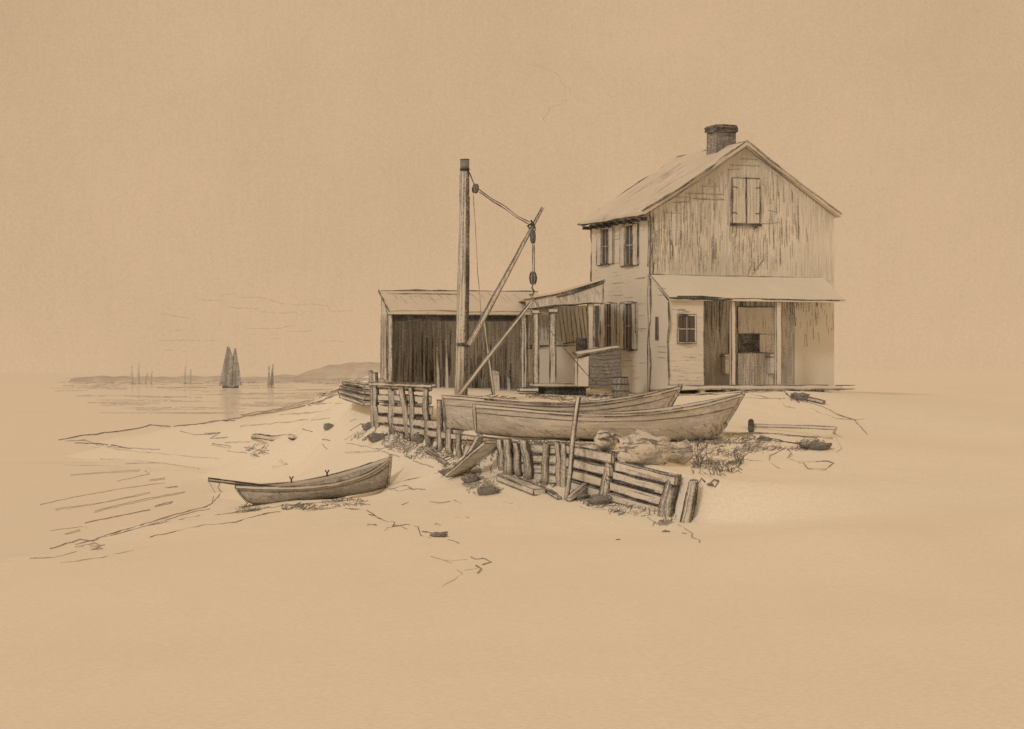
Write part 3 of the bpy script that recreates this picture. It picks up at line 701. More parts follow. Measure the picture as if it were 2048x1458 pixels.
for x0, x1 in ((-.02, .10), (SX1 - .02, SX1 + .12)):
    mb = MB(M['vwood']); mb.box(x0, x1, -.06, .08, SZ, SE - .02, 0, .034, dbl=.8); mb.build('post', shed)
mb = MB(M['roof'])
rc = []
for off in (0, .09):
    for x, y_, z in ((-.02, -.18, SE - .03), (SX2 + .1, -.18, SE - .03), (SX2 + .1, SD + .1, SR), (-.1, SD + .1, SR)): rc.append(Vector((x, y_, z + off)))
mb.hexa(rc, 0, 0)
mb.line([rc[7], rc[6]], .045, 'ink', .015, .03, dbl=1, brk=.06); mb.line([rc[7] + Vector((.2, -.5, -.1)), rc[6] + Vector((-2, -.5, -.1))], .022, 'ink', .015, brk=.2)
mb.line([rc[7], rc[4]], .055, 'ink', .012, .04, dbl=1); mb.line([rc[4], rc[5]], .022, 'mid', .02, brk=.15, dbl=1)
for i in range(15):
    x = .25 + i * .26 + random.uniform(-.05, .05)
    def rp(x, t): return Vector((x, -.18 + (SD + .28) * t, SE - .03 + (SR - SE + .03) * t + .095))
    t0 = random.uniform(.35, .6); mb.line([rp(x, t0 + .35), rp(x + .12, t0)], .015, 'mid', .006)
mb.build('roof', shed)
mb = MB(M['shed_in']); mb.box(.12, SX1 - .03, -.02, .1, SE - .22, SE - .05, mb.mat('dark'), 0); mb.build('lintel', shed)
# loose boards stored upright in the shed
for i, (pxa, pxb, pt, pb, off, lab) in enumerate(((872, 880, 690, 790, 1.2, 'pale narrow board leaning upright in the shed left of the mast, farther from it'),
        (890, 898, 676, 792, .9, 'pale board leaning upright in the shed just left of the mast'),
        (983, 1001, 738, 792, .6, 'short wide pale board standing in the shed right of the mast'),
        (846, 852, 700, 788, 1.7, 'thin greyish board standing in the shed, leftmost of the stored boards'),
        (1014, 1022, 752, 792, .8, 'short narrow pale stick standing near the right end of the shed'))):
    a = S(pxa, pb, off); b = S(pxb, pt, off); O_ = SO + su * a.x + sv * off + Vector((0, 0, a.z))
    mb = MB(M['vwood']); mb.hexa([Vector(p) for p in ((0, 0, 0), (b.x - a.x, 0, 0), (b.x - a.x, .04, 0), (0, .04, 0), (.02, .16, b.z - a.z), (b.x - a.x - .02, .16, b.z - a.z - .08), (b.x - a.x - .02, .2, b.z - a.z - .08), (.02, .2, b.z - a.z))], 0, .022)
    tag(mb.build('loose_board', None, O_, ST), lab, 'board', 'boards stored upright in the shed')

# ---------------------------------------------------------------- hoist (mast, boom, tackle)
DY = 52.0; DB = P(921, 792, DY); DB.z = h1(DB.x, DB.y)
hoist = empty('hoist', DB, 0, 'tall timber mast hoist with slanting boom, ropes and pulley blocks in front of the shed', 'hoist')
D = lambda px, py, dy=0: P(px, py, DY + dy) - DB
mb = MB(M['vwood'])
mp = [D(921.5, 800), D(925, 640), D(928, 480), D(929, 342)]
mr = [.158, .145, .125, .105]
mb.tube(mp, mr, 0, 14)
for k in range(10):
    a_ = 2 * math.pi * (k + .25) / 10
    pp = [p + Vector((math.cos(a_), math.sin(a_), 0)) * r_ * 1.0 for p, r_ in zip(mp, mr)]
    mb.line(pp, .026 if k % 2 else .018, 'ink' if math.cos(a_) > .1 else 'mid', .012, brk=.2 if math.cos(a_) < .2 else .0, dbl=.4)
for a_ in (-.15, -.45, -.75, .1):  # extra dark lines draw shade down the mast's right side
    mb.line([p + Vector((math.cos(a_), math.sin(a_), 0)) * r_ for p, r_ in zip(mp, mr)], .036, 'ink', .008, dbl=1)
mb.build('mast', hoist)
mb = MB(M['brick']); a = D(929.5, 341); b = D(929.5, 319); mb.tube([a, b], .118, 0, 12); 
mb.tube([a, a + Vector((0, 0, .05))], .13, mb.mat('dark'), 12)
mb.line([b + Vector((.118 * math.cos(x), .118 * math.sin(x), 0)) for x in np.linspace(0, 6.28, 13)], .025, 'dark', .004); mb.build('mast_cap', hoist)
def pole(name, a, b, r0, r1, n=8, key='vwood'):
    mb = MB(M[key]); q = [a.lerp(b, t) for t in np.linspace(0, 1, 7)]
    q = [p + noise.noise_vector(p * .8) * .015 for p in q]; rr = [r0 + (r1 - r0) * t for t in np.linspace(0, 1, 7)]
    mb.tube(q, rr, 0, n)
    t = (b - a).normalized(); s_ = t.cross(Vector((0, 1, 0))).normalized(); d_ = Vector((0, -1, 0))
    for ang in (-1.45, 1.45, 2.6, -2.6): mb.line([p + (s_ * math.sin(ang) + d_ * math.cos(ang)) * x for p, x in zip(q, rr)], .024, 'ink', .006, dbl=.4, brk=0 if ang > 0 else .12)
    for ang in (.9, .5): mb.line([p + (s_ * math.sin(ang) + d_ * math.cos(ang)) * x for p, x in zip(q, rr)], .016, 'ink', .006, brk=.3)
    return mb.build(name, hoist)
pole('boom', D(937, 690, -.1), D(1086, 415, -.1), .078, .030)
pole('brace', D(918, 788, -.2), D(1062, 604, -.2), .05, .032, key='plain')
pole('prop', D(987, 790, .3), D(966, 632, .3), .036, .03, key='plain')
def rope(name, pts, wpx=2.2, key='ink', wob=.008, dbl=0):
    mb = MB(M[key]); mb.line(pts, wpx * DY / F, key, wob, seg=.08, dbl=dbl); return mb.build(name, hoist)
rope('rope', [D(937, 342), D(943, 356), D(948, 368)], 3)
rope('rope', [D(957, 378, -.1), D(985, 398, -.1), D(1010, 412, -.1), D(1035, 432, -.1), D(1060, 444, -.1)], 2.2)
rope('rope', [D(957, 383, -.15), D(984, 402, -.15), D(1010, 417, -.15), D(1034, 435, -.15), D(1058, 449, -.15)], 2.0)
rope('rope', [D(1065.5, 488, -.1), D(1065, 545, -.1)], 2.0); rope('rope', [D(1068.5, 488, -.14), D(1068.5, 545, -.14)], 1.8)
rope('rope', [D(947, 388), D(950, 440), D(954, 520), D(960, 600), D(968, 700)], 1.3, 'mid')
rope('rope', [D(1066, 598), D(1060, 640), D(1058, 690), D(1060, 760)], 1.5, 'mid')
rope('rope', [D(1060, 604, -.1), D(1030, 650, -.1), D(990, 705, -.1), D(930, 782, -.1)], 1.5, 'mid')
rope('rope', [D(1068, 596), D(1078, 620), D(1100, 660), D(1135, 705), D(1175, 750), D(1225, 796)], 2.0, 'ink')
rope('rope', [D(1062, 440, -.1), D(1070, 455, -.15), D(1063, 462, -.05), D(1056, 452, -.1), D(1066, 446, -.2), D(1072, 462, -.1)], 4.5, 'dark')
def block(name, px, py, w_, h_, tilt=0):
    mb = MB(M['brick']); c_ = D(px, py, -.12); prof = []
    n = 10; vs = []; fs = []; k_ = DY / F
    for i in range(7):
        t = i / 6; r_ = w_ * .5 * k_ * (math.sin(math.pi * (.12 + .76 * t)) ** .7); z = h_ * k_ * (t - .5)
        for q in range(n):
            a_ = 2 * math.pi * q / n; vs.append(c_ + Matrix.Rotation(tilt, 3, 'Y') @ Vector((r_ * math.cos(a_), r_ * .7 * math.sin(a_), z)))
    for i in range(6):
        for q in range(n): q2 = (q + 1) % n; fs.append([i * n + q, i * n + q2, (i + 1) * n + q2, (i + 1) * n + q])
    fs += [list(range(n))[::-1], [6 * n + q for q in range(n)]]
    mb.add(vs, fs, 0, True)
    for q in (0, 2.2, 5, 6, 7.5, 9):
        a_ = 2 * math.pi * q / n; mb.line([c_ + Matrix.Rotation(tilt, 3, 'Y') @ Vector((w_ * .5 * k_ * (math.sin(math.pi * (.12 + .76 * t)) ** .7) * math.cos(a_), w_ * .35 * k_ * (math.sin(math.pi * (.12 + .76 * t)) ** .7) * math.sin(a_), h_ * k_ * (t - .5))) for t in (0, .2, .5, .8, 1)], .03, 'dark', .002)
    return mb.build(name, hoist)
block('pulley_block', 951, 377, 12, 19, .15); block('pulley_block', 1066, 473, 10, 28); block('pulley_block', 1066, 556, 14, 26)
mb = MB(M['dark']); mb.line([D(1066, 568, -.12), D(1064, 576, -.12), D(1069, 583, -.12), D(1065, 590, -.12), D(1060, 588, -.12)], .05, 'dark', .004); mb.line([D(1058, 588, -.12), D(1066, 598, -.12), D(1072, 600, -.12)], .035, 'ink', .004); mb.line([D(1066, 585, -.1), D(1066, 605, -.1)], .03, 'ink'); mb.build('hook', hoist)
mb = MB(M['dark']); mb.tube([D(925, 686, 0), D(925, 693, 0)], .165, 0, 12); mb.tube([D(936, 690, -.05), D(942, 683, -.12)], .07, 0, 6); mb.build('boom_collar', hoist)

# ---------------------------------------------------------------- boats
def make_boat(name, A, B, label, sheer, keel, beam, endL=.25, endR=.0, rakeL=0., rakeR=.4, hullkey='hull', thw=3, group=None, yaw_tilt=0):
    """A, B: world points under the left and right stem tops; sheer/keel = functions of t giving world z"""
    A = Vector(A); B = Vector(B); L = math.hypot(B.x - A.x, B.y - A.y); rz = math.atan2(B.y - A.y, B.x - A.x)
    base = Vector((A.x + (B.x - A.x) / 2, A.y + (B.y - A.y) / 2, min(keel(.3), keel(.6))))
    e = empty(name, base, rz, label, 'boat', group)
    n = 33; m_ = 8
    def hb(t):  # half breadth at the sheer
        x = abs(2 * t - 1); k = (1 - x ** 2.4)
        lo = endL if t < .5 else endR
        return beam / 2 * (lo * x ** 6 + k * (1 - lo * 0) * 1.0) if k > 0 else beam / 2 * lo
    def sec(t, q, side, inset=0.0):  # q: 0 keel .. 1 sheer
        zs = sheer(t) - base.z; zk = keel(t) - base.z
        b = max(hb(t), .012) - inset
        yy = max(b, .004) * (math.sin(q * math.pi / 2) ** .75) if q > 0 else 0
        z = zk + (zs - zk) * (1 - math.cos(q * math.pi / 2)) ** .85 if q < 1 else zs
        if inset: z = max(z, zk + inset * 2)
        x = -L / 2 + L * t
        s0 = max(0, 1 - t / .16) ** 1.4; s1 = max(0, (t - .84) / .16) ** 1.4
        x += rakeL * (1 - q) * s0 - rakeR * (1 - q) * s1
        return Vector((x, yy * side, z))
    hull = MB(M[hullkey], M['plain'])
    for side in (-1, 1):
        for inset, flip, mi in ((0, 0, 0), (.03, 1, 0)):
            vs = []; fs = []
            for i in range(n):
                for q in range(m_ + 1): vs.append(sec(i / (n - 1), q / m_, side, inset))
            for i in range(n - 1):
                for q in range(m_):
                    f = [i * (m_ + 1) + q, (i + 1) * (m_ + 1) + q, (i + 1) * (m_ + 1) + q + 1, i * (m_ + 1) + q + 1]
                    if (side > 0) ^ bool(flip): f = f[::-1]
                    fs.append(f)
            hull.add(vs, fs, mi, True)
    if endL > .1:   # closed end
        vs = [sec(0, q / m_, -1) for q in range(m_ + 1)] + [sec(0, q / m_, 1) for q in range(m_, -1, -1)]
        hull.add(vs, [list(range(len(vs)))], 0)
    ts = np.linspace(0, 1, 25)
    for side in (-1, 1):
        off = Vector((0, side * .006, 0))
        hull.line([sec(t, .80, side) + off for t in ts], .02, 'ink', .006, brk=.08, dbl=.3)
        for qq in (.62, .45, .3):
            hull.line([sec(t, qq, side) + off for t in np.linspace(random.uniform(0, .3), random.uniform(.6, 1), 16)], .012, 'faint' if hullkey == 'hull' else 'mid', .006, brk=.3)
        hull.line([sec(t, .06, side) + off for t in ts], .03, 'ink', .008, dbl=.6)
        hull.line([sec(0, q, side) for q in (0, .2, .4, .6, .8, 1)], .03, 'ink', .006, dbl=.5)
    # fine diagonal strokes low on the hull, drawn as its shading
    for i in range(330 if hullkey == 'hull' else 220):
        t = random.random(); q = .12 + .5 * random.random() ** 1.5; side = random.choice((-1, -1, 1)); dt = random.uniform(.008, .03)
        hull.line([sec(t, q, side) + Vector((0, side * .004, 0)), sec(min(1, t + dt), max(0, q - .08), side) + Vector((0, side * .004, 0))], random.uniform(.009, .018), random.choice(('mid', 'mid', 'ink')), .003)
    hull.build('hull', e)
    gw = MB(M['plain'])
    for side in (-1, 1):
        vs = []; fs = []
        for i in range(n):
            p = sec(i / (n - 1), 1, side); b = max(hb(i / (n - 1)), .012)
            for dy, dz in ((.022, -.05), (.022, .012), (-.04, .012), (-.04, -.05)): vs.append(p + Vector((0, side * dy if b > .05 or dy > 0 else -side * .01, dz)))
        for i in range(n - 1):
            for q in range(4): q2 = (q + 1) % 4; f = [i * 4 + q, (i + 1) * 4 + q, (i + 1) * 4 + q2, i * 4 + q2]; fs.append(f if side < 0 else f[::-1])
        gw.add(vs, fs, 0)
        gw.line([sec(t, 1, side) + Vector((0, side * .022, .014)) for t in ts], .026, 'ink', .006, dbl=.9, brk=.04)
        gw.line([sec(t, 1, side) + Vector((0, side * .024, -.05)) for t in ts], .017, 'ink', .006, dbl=.3, brk=.15)
    gw.build('gunwale', e)
    stm = MB(M['vwood'])
    q = [sec(1, x, 1) * 1.0 for x in (0, .25, .5, .75, 1)]; q = [Vector((p.x + .02, 0, p.z)) for p in q]; q.append(q[-1] + Vector((.01, 0, .06)))
    for a, b in zip(q, q[1:]): stm.beam(a, b + (b - a) * .02, .06, .07, 0, .02, up=(1, 0, 0))
    stm.line([p + Vector((.035, 0, 0)) for p in q], .032, 'ink', .004, dbl=1); stm.build('stem', e)
    for k in range(thw):
        t = .25 + .5 * k / max(1, thw - 1); zz = sheer(t) - base.z - .14; b = hb(t) - .05
        tw = MB(M['hwood']); tw.box(-L / 2 + L * t - .12, -L / 2 + L * t + .12, -b, b, zz, zz + .03, 0, .015); tw.build('thwart', e)
    return e, sec, L
def interp(tab):
    xs_ = [a for a, b in tab]; zs_ = [b for a, b in tab]
    co = np.polyfit(xs_, zs_, min(len(tab) - 1, 4))
    return lambda t: float(np.polyval(co, t))
Yb = 44.2
zf = lambda py, Y: EYE - (py - HY) / F * Y
A = P(948, 742, 43.7); B = P(1484, 742, 44.6)
boat1 = make_boat('boat', A, B, 'near long pale open boat lying on the bank edge behind the thin stake', interp([(0, zf(810, 43.7)), (.2, zf(819, Yb)), (.4, zf(827, Yb)), (.65, zf(823, Yb)), (.85, zf(807, Yb)), (1, zf(789, 44.6))]),
    interp([(0, zf(866, 43.7)), (.15, zf(872, Yb)), (.4, zf(878, Yb)), (.7, zf(881, Yb)), (1, zf(879, 44.6))]), 1.45, endL=.35, endR=0, rakeL=.05, rakeR=.80, thw=4)
A = P(884, 742, 46.1); B = P(1358, 742, 46.6)
boat2 = make_boat('boat', A, B, 'far long open boat lying close behind the near one on the bank', interp([(0, zf(792, 46)), (.2, zf(800, 46)), (.5, zf(808, 46)), (.8, zf(795, 46)), (1, zf(774, 46.6))]),
    interp([(0, zf(858, 46)), (.3, zf(865, 46)), (.6, zf(862, 46)), (1, zf(835, 46.6))]), 1.3, endL=.3, endR=0, rakeL=.1, rakeR=.5, thw=3)
A = P(471, 742, 45.0); B = P(779, 742, 47.4)
sh = interp([(0, zf(972, 45)), (.25, zf(973, 45.6)), (.5, zf(966, 46.2)), (.75, zf(948, 46.8)), (1, zf(915, 47.4))])
kl = interp([(0, zf(1008, 45)), (.3, zf(1006, 45.7)), (.7, zf(992, 46.7)), (1, zf(974, 47.4))])
b3, sec3, L3 = make_boat('rowing_boat', A, B, 'small dark rowing boat drawn up alone on the beach with an oar over its stern', sh, kl, 1.15, endL=.0, endR=0, rakeL=.42, rakeR=.10, hullkey='hull_dark', thw=3)
for t in (.43, .66):
    p = sec3(t, 1, 1); mb = MB(M['dark']); mb.tube([p, p + Vector((0, 0, .10))], .02, 0, 6); mb.tube([p + Vector((-.05, 0, .16)), p + Vector((0, 0, .09)), p + Vector((.05, 0, .16))], .018, 0, 6); mb.build('rowlock', b3)
# oar resting over the stern
o0 = P(417, 959, 44.6); o1 = P(560, 972, 45.9); o1.z -= .05
mb = MB(M['vwood']); ov = o1 - o0
mb.tube([Vector((0, 0, 0)), ov * .25, ov * 1.0], [.035, .045, .022], 0, 6); mb.line([Vector((0, -.03, .02)), ov * .25 + Vector((0, -.03, .03)), ov + Vector((0, -.02, .02))], .04, 'dark', .004, dbl=1); mb.line([Vector((0, -.03, -.02)), ov * .3 + Vector((0, -.03, -.03)), ov], .035, 'ink', .004)
mb.build('shaft', None)
so_ = bpy.data.objects['shaft']; oar = empty('oar', o0, 0, 'dark wooden oar sticking out over the pointed stern of the rowing boat', 'oar'); so_.parent = oar
mb = MB(M['dark']); mb.beam((-.0, 0, 0), ov * .16, .03, .09, 0, .015); mb.build('blade', oar)

# ---------------------------------------------------------------- timber bulkhead
bo = P(1000, 960, 43.4); bulk = empty('timber_bulkhead', bo, 0, 'ragged timber bulkhead of posts and planks holding the bank under the boats', 'bulkhead')
def bpt(px, py, dy=0):
    """point at px,py on the bulkhead line"""
    xs_ = [1024 + F * p.x / p.y for p in BULK[1:]]; Ys = [p.y for p in BULK[1:]]
    return P(px, py, float(np.interp(px, xs_, Ys)) + dy) - bo
def post(px0, py0, px1, py1, wpx, dy=-.1, key='vwood', dark=True):
    a = bpt(px0, py0 + 6, dy); b = bpt(px1, py1, dy); b.y = a.y + random.uniform(-.05, .05); w_ = 1.25 * wpx * 45 / F
    mb = MB(M[key]); n = 6
    q = [a.lerp(b, t) + noise.noise_vector(a * 3 + Vector((t * 3, 0, 0))) * .05 for t in np.linspace(0, 1, n)]
    rr = [w_ * .5 * (1.06 - .2 * t) for t in np.linspace(0, 1, n)]
    mb.tube(q, rr, 0, 8)
    s_ = Vector((1, 0, 0))
    for ang, kk, ww in ((-1.5, 'ink', .026), (1.5, 'dark', .04), (1.15, 'dark', .05), (.8, 'ink', .04), (.45, 'mid', .03), (-.5, 'mid', .014), (-1, 'mid', .014), (2.5, 'ink', .03), (-2.5, 'ink', .03)):  # heavier lines on the right draw the post's shaded side
        if not dark and ang in (.8, .45): continue
        mb.line([p + (s_ * math.sin(ang) + Vector((0, -math.cos(ang), 0))) * r_ for p, r_ in zip(q, rr)], ww * wpx / 13, kk, .008, dbl=.5)
    mb.line([b + Vector((math.cos(x) * rr[-1], math.sin(x) * rr[-1], .005)) for x in np.linspace(0, 6.28, 9)], .024, 'ink', .004)
    return mb.build('post', bulk)
for a in ((746, 850, 742, 742, 7), (754, 852, 750, 746, 11), (784, 862, 782, 778, 10), (788, 862, 787, 782, 8), (817, 868, 806, 775, 11), (829, 876, 822, 776, 9), (857, 884, 851, 776, 10), (882, 893, 878, 800, 9), (900, 902, 897, 826, 11),
          (920, 905, 916, 868, 9), (1004, 932, 1000, 880, 10), (1018, 940, 1013, 878, 13), (1036, 945, 1030, 884, 9), (1058, 952, 1050, 880, 13), (1092, 968, 1090, 890, 10), (1118, 972, 1115, 884, 9), (1127, 976, 1128, 886, 10),
          (1205, 1012, 1224, 918, 17), (1327, 1036, 1352, 952, 20), (1372, 1052, 1390, 962, 14)): post(*a)
def plank(px0, py0, px1, py1, h_, dy=.02, key='hwood', gap=True):
    a = bpt(px0, py0, dy); b = bpt(px1, py1, dy); mb = MB(M[key]); w_ = h_ * 42 / F
    mb.beam(a, b, .07, w_, 0, .028, rag=.012, dbl=.7)
    for k in range(3):
        t0 = random.uniform(0, .4); t1 = random.uniform(.6, 1); z = random.uniform(-.35, .35) * w_
        mb.line([a.lerp(b, t0) + Vector((0, -.045, z)), a.lerp(b, t1) + Vector((0, -.045, z))], .014, 'mid', .008, brk=.3)
    # dark open joint under the plank
    mb.line([a + Vector((0, -.03, -w_ * .56)), b + Vector((0, -.03, -w_ * .56))], .045, 'dark', .012, dbl=1) if gap else None
    return mb.build('plank', bulk)
for a in ((750, 772, 860, 778, 9), (756, 796, 860, 800, 17), (756, 818, 862, 822, 18), (756, 838, 880, 850, 17), (790, 856, 900, 872, 14),
          (905, 872, 1010, 884, 10), (1000, 896, 1135, 900, 16), (1010, 914, 1135, 920, 16), (1020, 934, 1135, 940, 16), (1050, 950, 1135, 960, 14),
          (1130, 898, 1226, 918, 18), (1130, 922, 1222, 944, 18), (1130, 944, 1216, 968, 17), (1130, 966, 1210, 990, 17),
          (1232, 932, 1352, 962, 17), (1228, 952, 1345, 984, 17), (1222, 972, 1338, 1006, 17), (1216, 992, 1330, 1024, 15)): plank(*a)

# top rail over the far posts
mb = MB(M['hwood']); mb.beam(bpt(742, 768, -.12), bpt(868, 772, -.12), .12, .07, 0, .03, dbl=1); mb.build('cap_rail', bulk)

# ---------------------------------------------------------------- loose timber and stake
def loose(name, p0, p1, wx, wz, label, cat, group=None, key='hwood', ink=.028, roll=None, lines=3):
    a = Vector(p0); b = Vector(p1); mb = MB(M[key]); d_ = b - a
    mb.beam(Vector((0, 0, 0)), d_, wx, wz, 0, ink, up=roll, rag=.01, dbl=.7)
    t = d_.normalized(); up = Vector(roll) if roll else Vector((0, 0, 1)); u = t.cross(up).normalized(); w_ = u.cross(t)
    for k in range(lines):
        off = u * wx * ((k + 1) / (lines + 1) - .5) + w_ * (wz * .5 + .004)
        mb.line([d_ * random.uniform(.02, .2) + off, d_ * random.uniform(.75, .98) + off], .014, 'mid', .006)
    return tag(mb.build(name, None, a), label, cat, group)
st = MB(M['vwood']); s0 = hit(1133, 1000); s1 = P(1156, 795, s0.y - .05); dv = s1 - s0
qq = [dv * t + Vector((.012 * math.sin(t * 7), 0, 0)) for t in np.linspace(-.03, 1, 8)]
st.tube(qq, [.048 - .010 * t for t in np.linspace(0, 1, 8)], 0, 8)
for ang in (-1.4, 1.4, 1.0, .6, 2.4, -2.4): st.line([p + Vector((math.sin(ang), -math.cos(ang), 0)) * .044 for p in qq], .026, 'ink' if ang != 1.0 else 'dark', .006, dbl=.3, brk=.1 if ang < 0 else 0)
tag(st.build('stake', None, s0), 'thin tall leaning stake stuck in the sand before the near boat', 'stake')
G1 = 'loose timbers lying below the bulkhead'
a = P(985, 884, 43.2); b = hit(906, 956); b.z += .05
loose('plank_ramp', b, a, .42, .06, 'broad sloping plank running from the beach up to the boats', 'ramp', None, 'hwood', .03, lines=6)
for (p0, p1, wx, wz, lab) in (((852, 902), (895, 934), .10, .05, 'narrow plank lying on the sand left of the broad ramp'),
        ((1005, 962), (1078, 992), .26, .12, 'thick short beam with a dark sawn end on the sand in front of the bulkhead'),
        ((1082, 978), (1118, 1000), .08, .05, 'thin board lying just left of the foot of the tall stake'),
        ((1138, 1004), (1180, 984), .12, .07, 'short board lying at the foot of the tall stake, tilted up rightwards'),
        ((796, 868), (822, 884), .07, .04, 'little dark board lying at the foot of the far bulkhead posts'),
        ((1180, 984), (1205, 1003), .08, .05, 'thin board leaning to the foot of the thick slanting post')):
    q0 = hit(*p0); q1 = hit(*p1); q0.z += wz / 2 + .01; q1.z += wz / 2 + .01
    loose('loose_plank', q0, q1, wx, wz, lab, 'plank', G1)
# second pair of skids by the ramp
q0 = hit(930, 935); q0.z += .04; loose('skid', q0, P(962, 872, 44.3), .16, .1, 'short timber skid under the left end of the near boat', 'timber', None, 'vwood')
for p0, p1, r_, lab in (((503, 879), (588, 881), .075, 'driftwood log with a dark butt lying far out on the sand spit'),):
    a = hit(*p0); b = hit(*p1); a.z += r_ * .8; b.z += r_ * .8; dv = b - a; mb = MB(M['hwood'])
    qs = [dv * t + Vector((0, 0, .03 * math.sin(t * 9))) for t in np.linspace(0, 1, 9)]; mb.tube(qs, [.03] + [r_ * x for x in (.7, .8, .8, .9, 1, 1, 1.1, 1.15)], 0, 8)
    for ang in (0.1, 1.5, 2.3): mb.line([p + Vector((0, -math.sin(ang) * r_, math.cos(ang) * r_)) for p in qs], .04, 'ink', .01, dbl=1)
    mb.tube([dv * .94, dv * 1.0], [r_ * 1.2, r_ * 1.1], mb.mat('dark'), 8); tag(mb.build('driftwood_log', None, a), lab, 'log')
# planks left of the far posts
G2 = 'low stack of planks left of the tallest bulkhead post'
for k, (x0, y0, x1, y1, lab) in enumerate(((697, 766, 740, 772, 'topmost'), (690, 775, 740, 785, 'second'), (688, 783, 740, 797, 'third'), (690, 792, 738, 808, 'lowest'))):
    a = P(x0, y0, 55.2 - .25 * k); b = P(x1, y1, 53.4 - .25 * k)
    loose('stacked_plank', a, b, .30, .09, lab + ' plank of the low stack left of the tallest bulkhead post', 'plank', G2, ink=.034, lines=1)
# stones under the stack so that it rests on the bank
def rockobj(name, px, py, w_, h_, label, cat='rock', key='rock', group=None, scr=True, depth=.7, seed=0, inkk='ink', sink=.25):
    c_ = hit(px, py); k_ = c_.y / F; rx = w_ * k_ / 2; rz_ = h_ * k_; mb = MB(M[key])
    bm = bmesh.new(); bmesh.ops.create_icosphere(bm, subdivisions=3, radius=1)
    vs = []
    for v_ in bm.verts:
        d_ = v_.co.normalized(); s_ = 1 + .32 * noise.noise(d_ * 1.6 + Vector((px, py, seed))) + .20 * noise.noise(d_ * 4.5 + Vector((py, px, 0)))
        vs.append(Vector((d_.x * rx * s_, d_.y * rx * depth * s_, (d_.z * .5 + .5 - sink) * rz_ * s_ / (1 - sink * .5))))
    fs = [[v_.index for v_ in f.verts] for f in bm.faces]; bm.free(); mb.add(vs, fs, 0, True)
    if scr:
        for k in range(9 if key != 'net' else 34):
            a_ = random.uniform(0, 6.28); pts = []
            z0_ = random.uniform(.15, .75)
            for t in np.linspace(0, random.uniform(.8, 2), 6):
                d_ = Vector((math.cos(a_ + t), math.sin(a_ + t) , z0_ * 1.4 - .3 + .1 * math.sin(t * 2))).normalized()
                s_ = 1.01 + .32 * noise.noise(d_ * 1.6 + Vector((px, py, seed))) + .20 * noise.noise(d_ * 4.5 + Vector((py, px, 0)))
                pts.append(Vector((d_.x * rx * s_, d_.y * rx * depth * s_, (d_.z * .5 + .5 - sink) * rz_ * s_ / (1 - sink * .5))))
            mb.line(pts, 1.7 * k_, inkk, .006)
    return tag(mb.build(name, None, c_), label, cat, group)
GRK = 'dark stones and weed clumps on the beach'
for a in ((657, 861, 20, 14, 'small dark stone on the open sand left of the bulkhead'), (737, 858, 28, 14, 'dark weedy stone at the foot of the tallest bulkhead post'),
          (933, 940, 34, 20, 'grey stone lying beside the broad ramp, above the black one'), (899, 948, 40, 12, 'flat black stone at the lower left of the broad ramp'),
          (942, 965, 34, 16, 'grey stone just right of the foot of the broad ramp'), (975, 988, 46, 20, 'low grey weedy stone nearest the viewer below the ramp'),
          (1200, 1008, 46, 20, 'dark scribbled weed mound at the base of the thick slanting post'), (1160, 998, 34, 12, 'low dark stone between the stake and the thick slanting post'),
          (786, 866, 18, 14, 'small dark stone between the far bulkhead posts'), (755, 882, 42, 16, 'low weedy lump on the slope below the tallest post'),
          (845, 884, 44, 22, 'weedy lump heaped against the middle of the far posts'), (1020, 934, 52, 26, 'dark stone filling the hollow under the boats right of the ramp'), (960, 905, 34, 22, 'grey stone tucked under the end of the near boat'),
          (876, 1074, 36, 10, 'lone flat dark stone out on the foreground sand')): rockobj('stone', *a, group=GRK)
rockobj('stone', 1331, 1066, 16, 6, 'tiny dark pebble below the end of the bulkhead', group=GRK, scr=False)
rockobj('stone', 1420, 973, 14, 5, 'tiny dark pebble right of the last bulkhead post', group=GRK, scr=False)
rockobj('rope_coil', 1212, 905, 46, 38, 'round bundle of coiled rope lying on the bank beside the near boat', 'bundle', 'net', inkk='ink', depth=.9, sink=.1)
rockobj('net_heap', 1290, 926, 110, 62, 'large loose heap of netting on the bank in front of the near boat', 'heap', 'net', inkk='mid', depth=.5, sink=.1)
rockobj('net_heap', 1352, 925, 70, 46, 'smaller hatched heap of netting at the right of the large one', 'heap', 'net', inkk='mid', depth=.5, sink=.1)
# low rail and stub right of the boats
a = P(1502, 850, 47.4); b = P(1672, 856, 47.0); e = empty('low_rail', hit(1502, 866), 0, 'low rail on a dark stub post on the bank right of the boats', 'rail'); o_ = e.location
mb = MB(M['dark']); mb.tube([Vector((0, 0, -.05)), a - o_ + Vector((0, 0, .08))], .07, 0, 8); mb.build('post', e)
mb = MB(M['plain']); mb.beam(a - o_, b - o_, .06, .06, 0, .02, key='mid'); mb.build('rail', e)
q = hit(1668, 866); mb = MB(M['vwood']); mb.tube([q - o_, b - o_], .035, 0, 6); mb.build('post', e)
a = hit(1583, 795); b = hit(1648, 810); a.z += .06; b.z += .06
loose('driftwood_branch', a, b, .09, .07, 'forked driftwood branch on the bank edge below the porch', 'branch', None, 'vwood', .036)
rockobj('stone', 1632, 897, 62, 16, 'flat hatched stone right of the boats, farthest right of all', group=GRK)
rockobj('stone', 1530, 882, 26, 9, 'small dark stone just right of the near boat\'s stem', group=GRK)
rockobj('bush', 1600, 800, 36, 16, 'tiny dark scrub clump at the bank edge below the porch', 'bush')

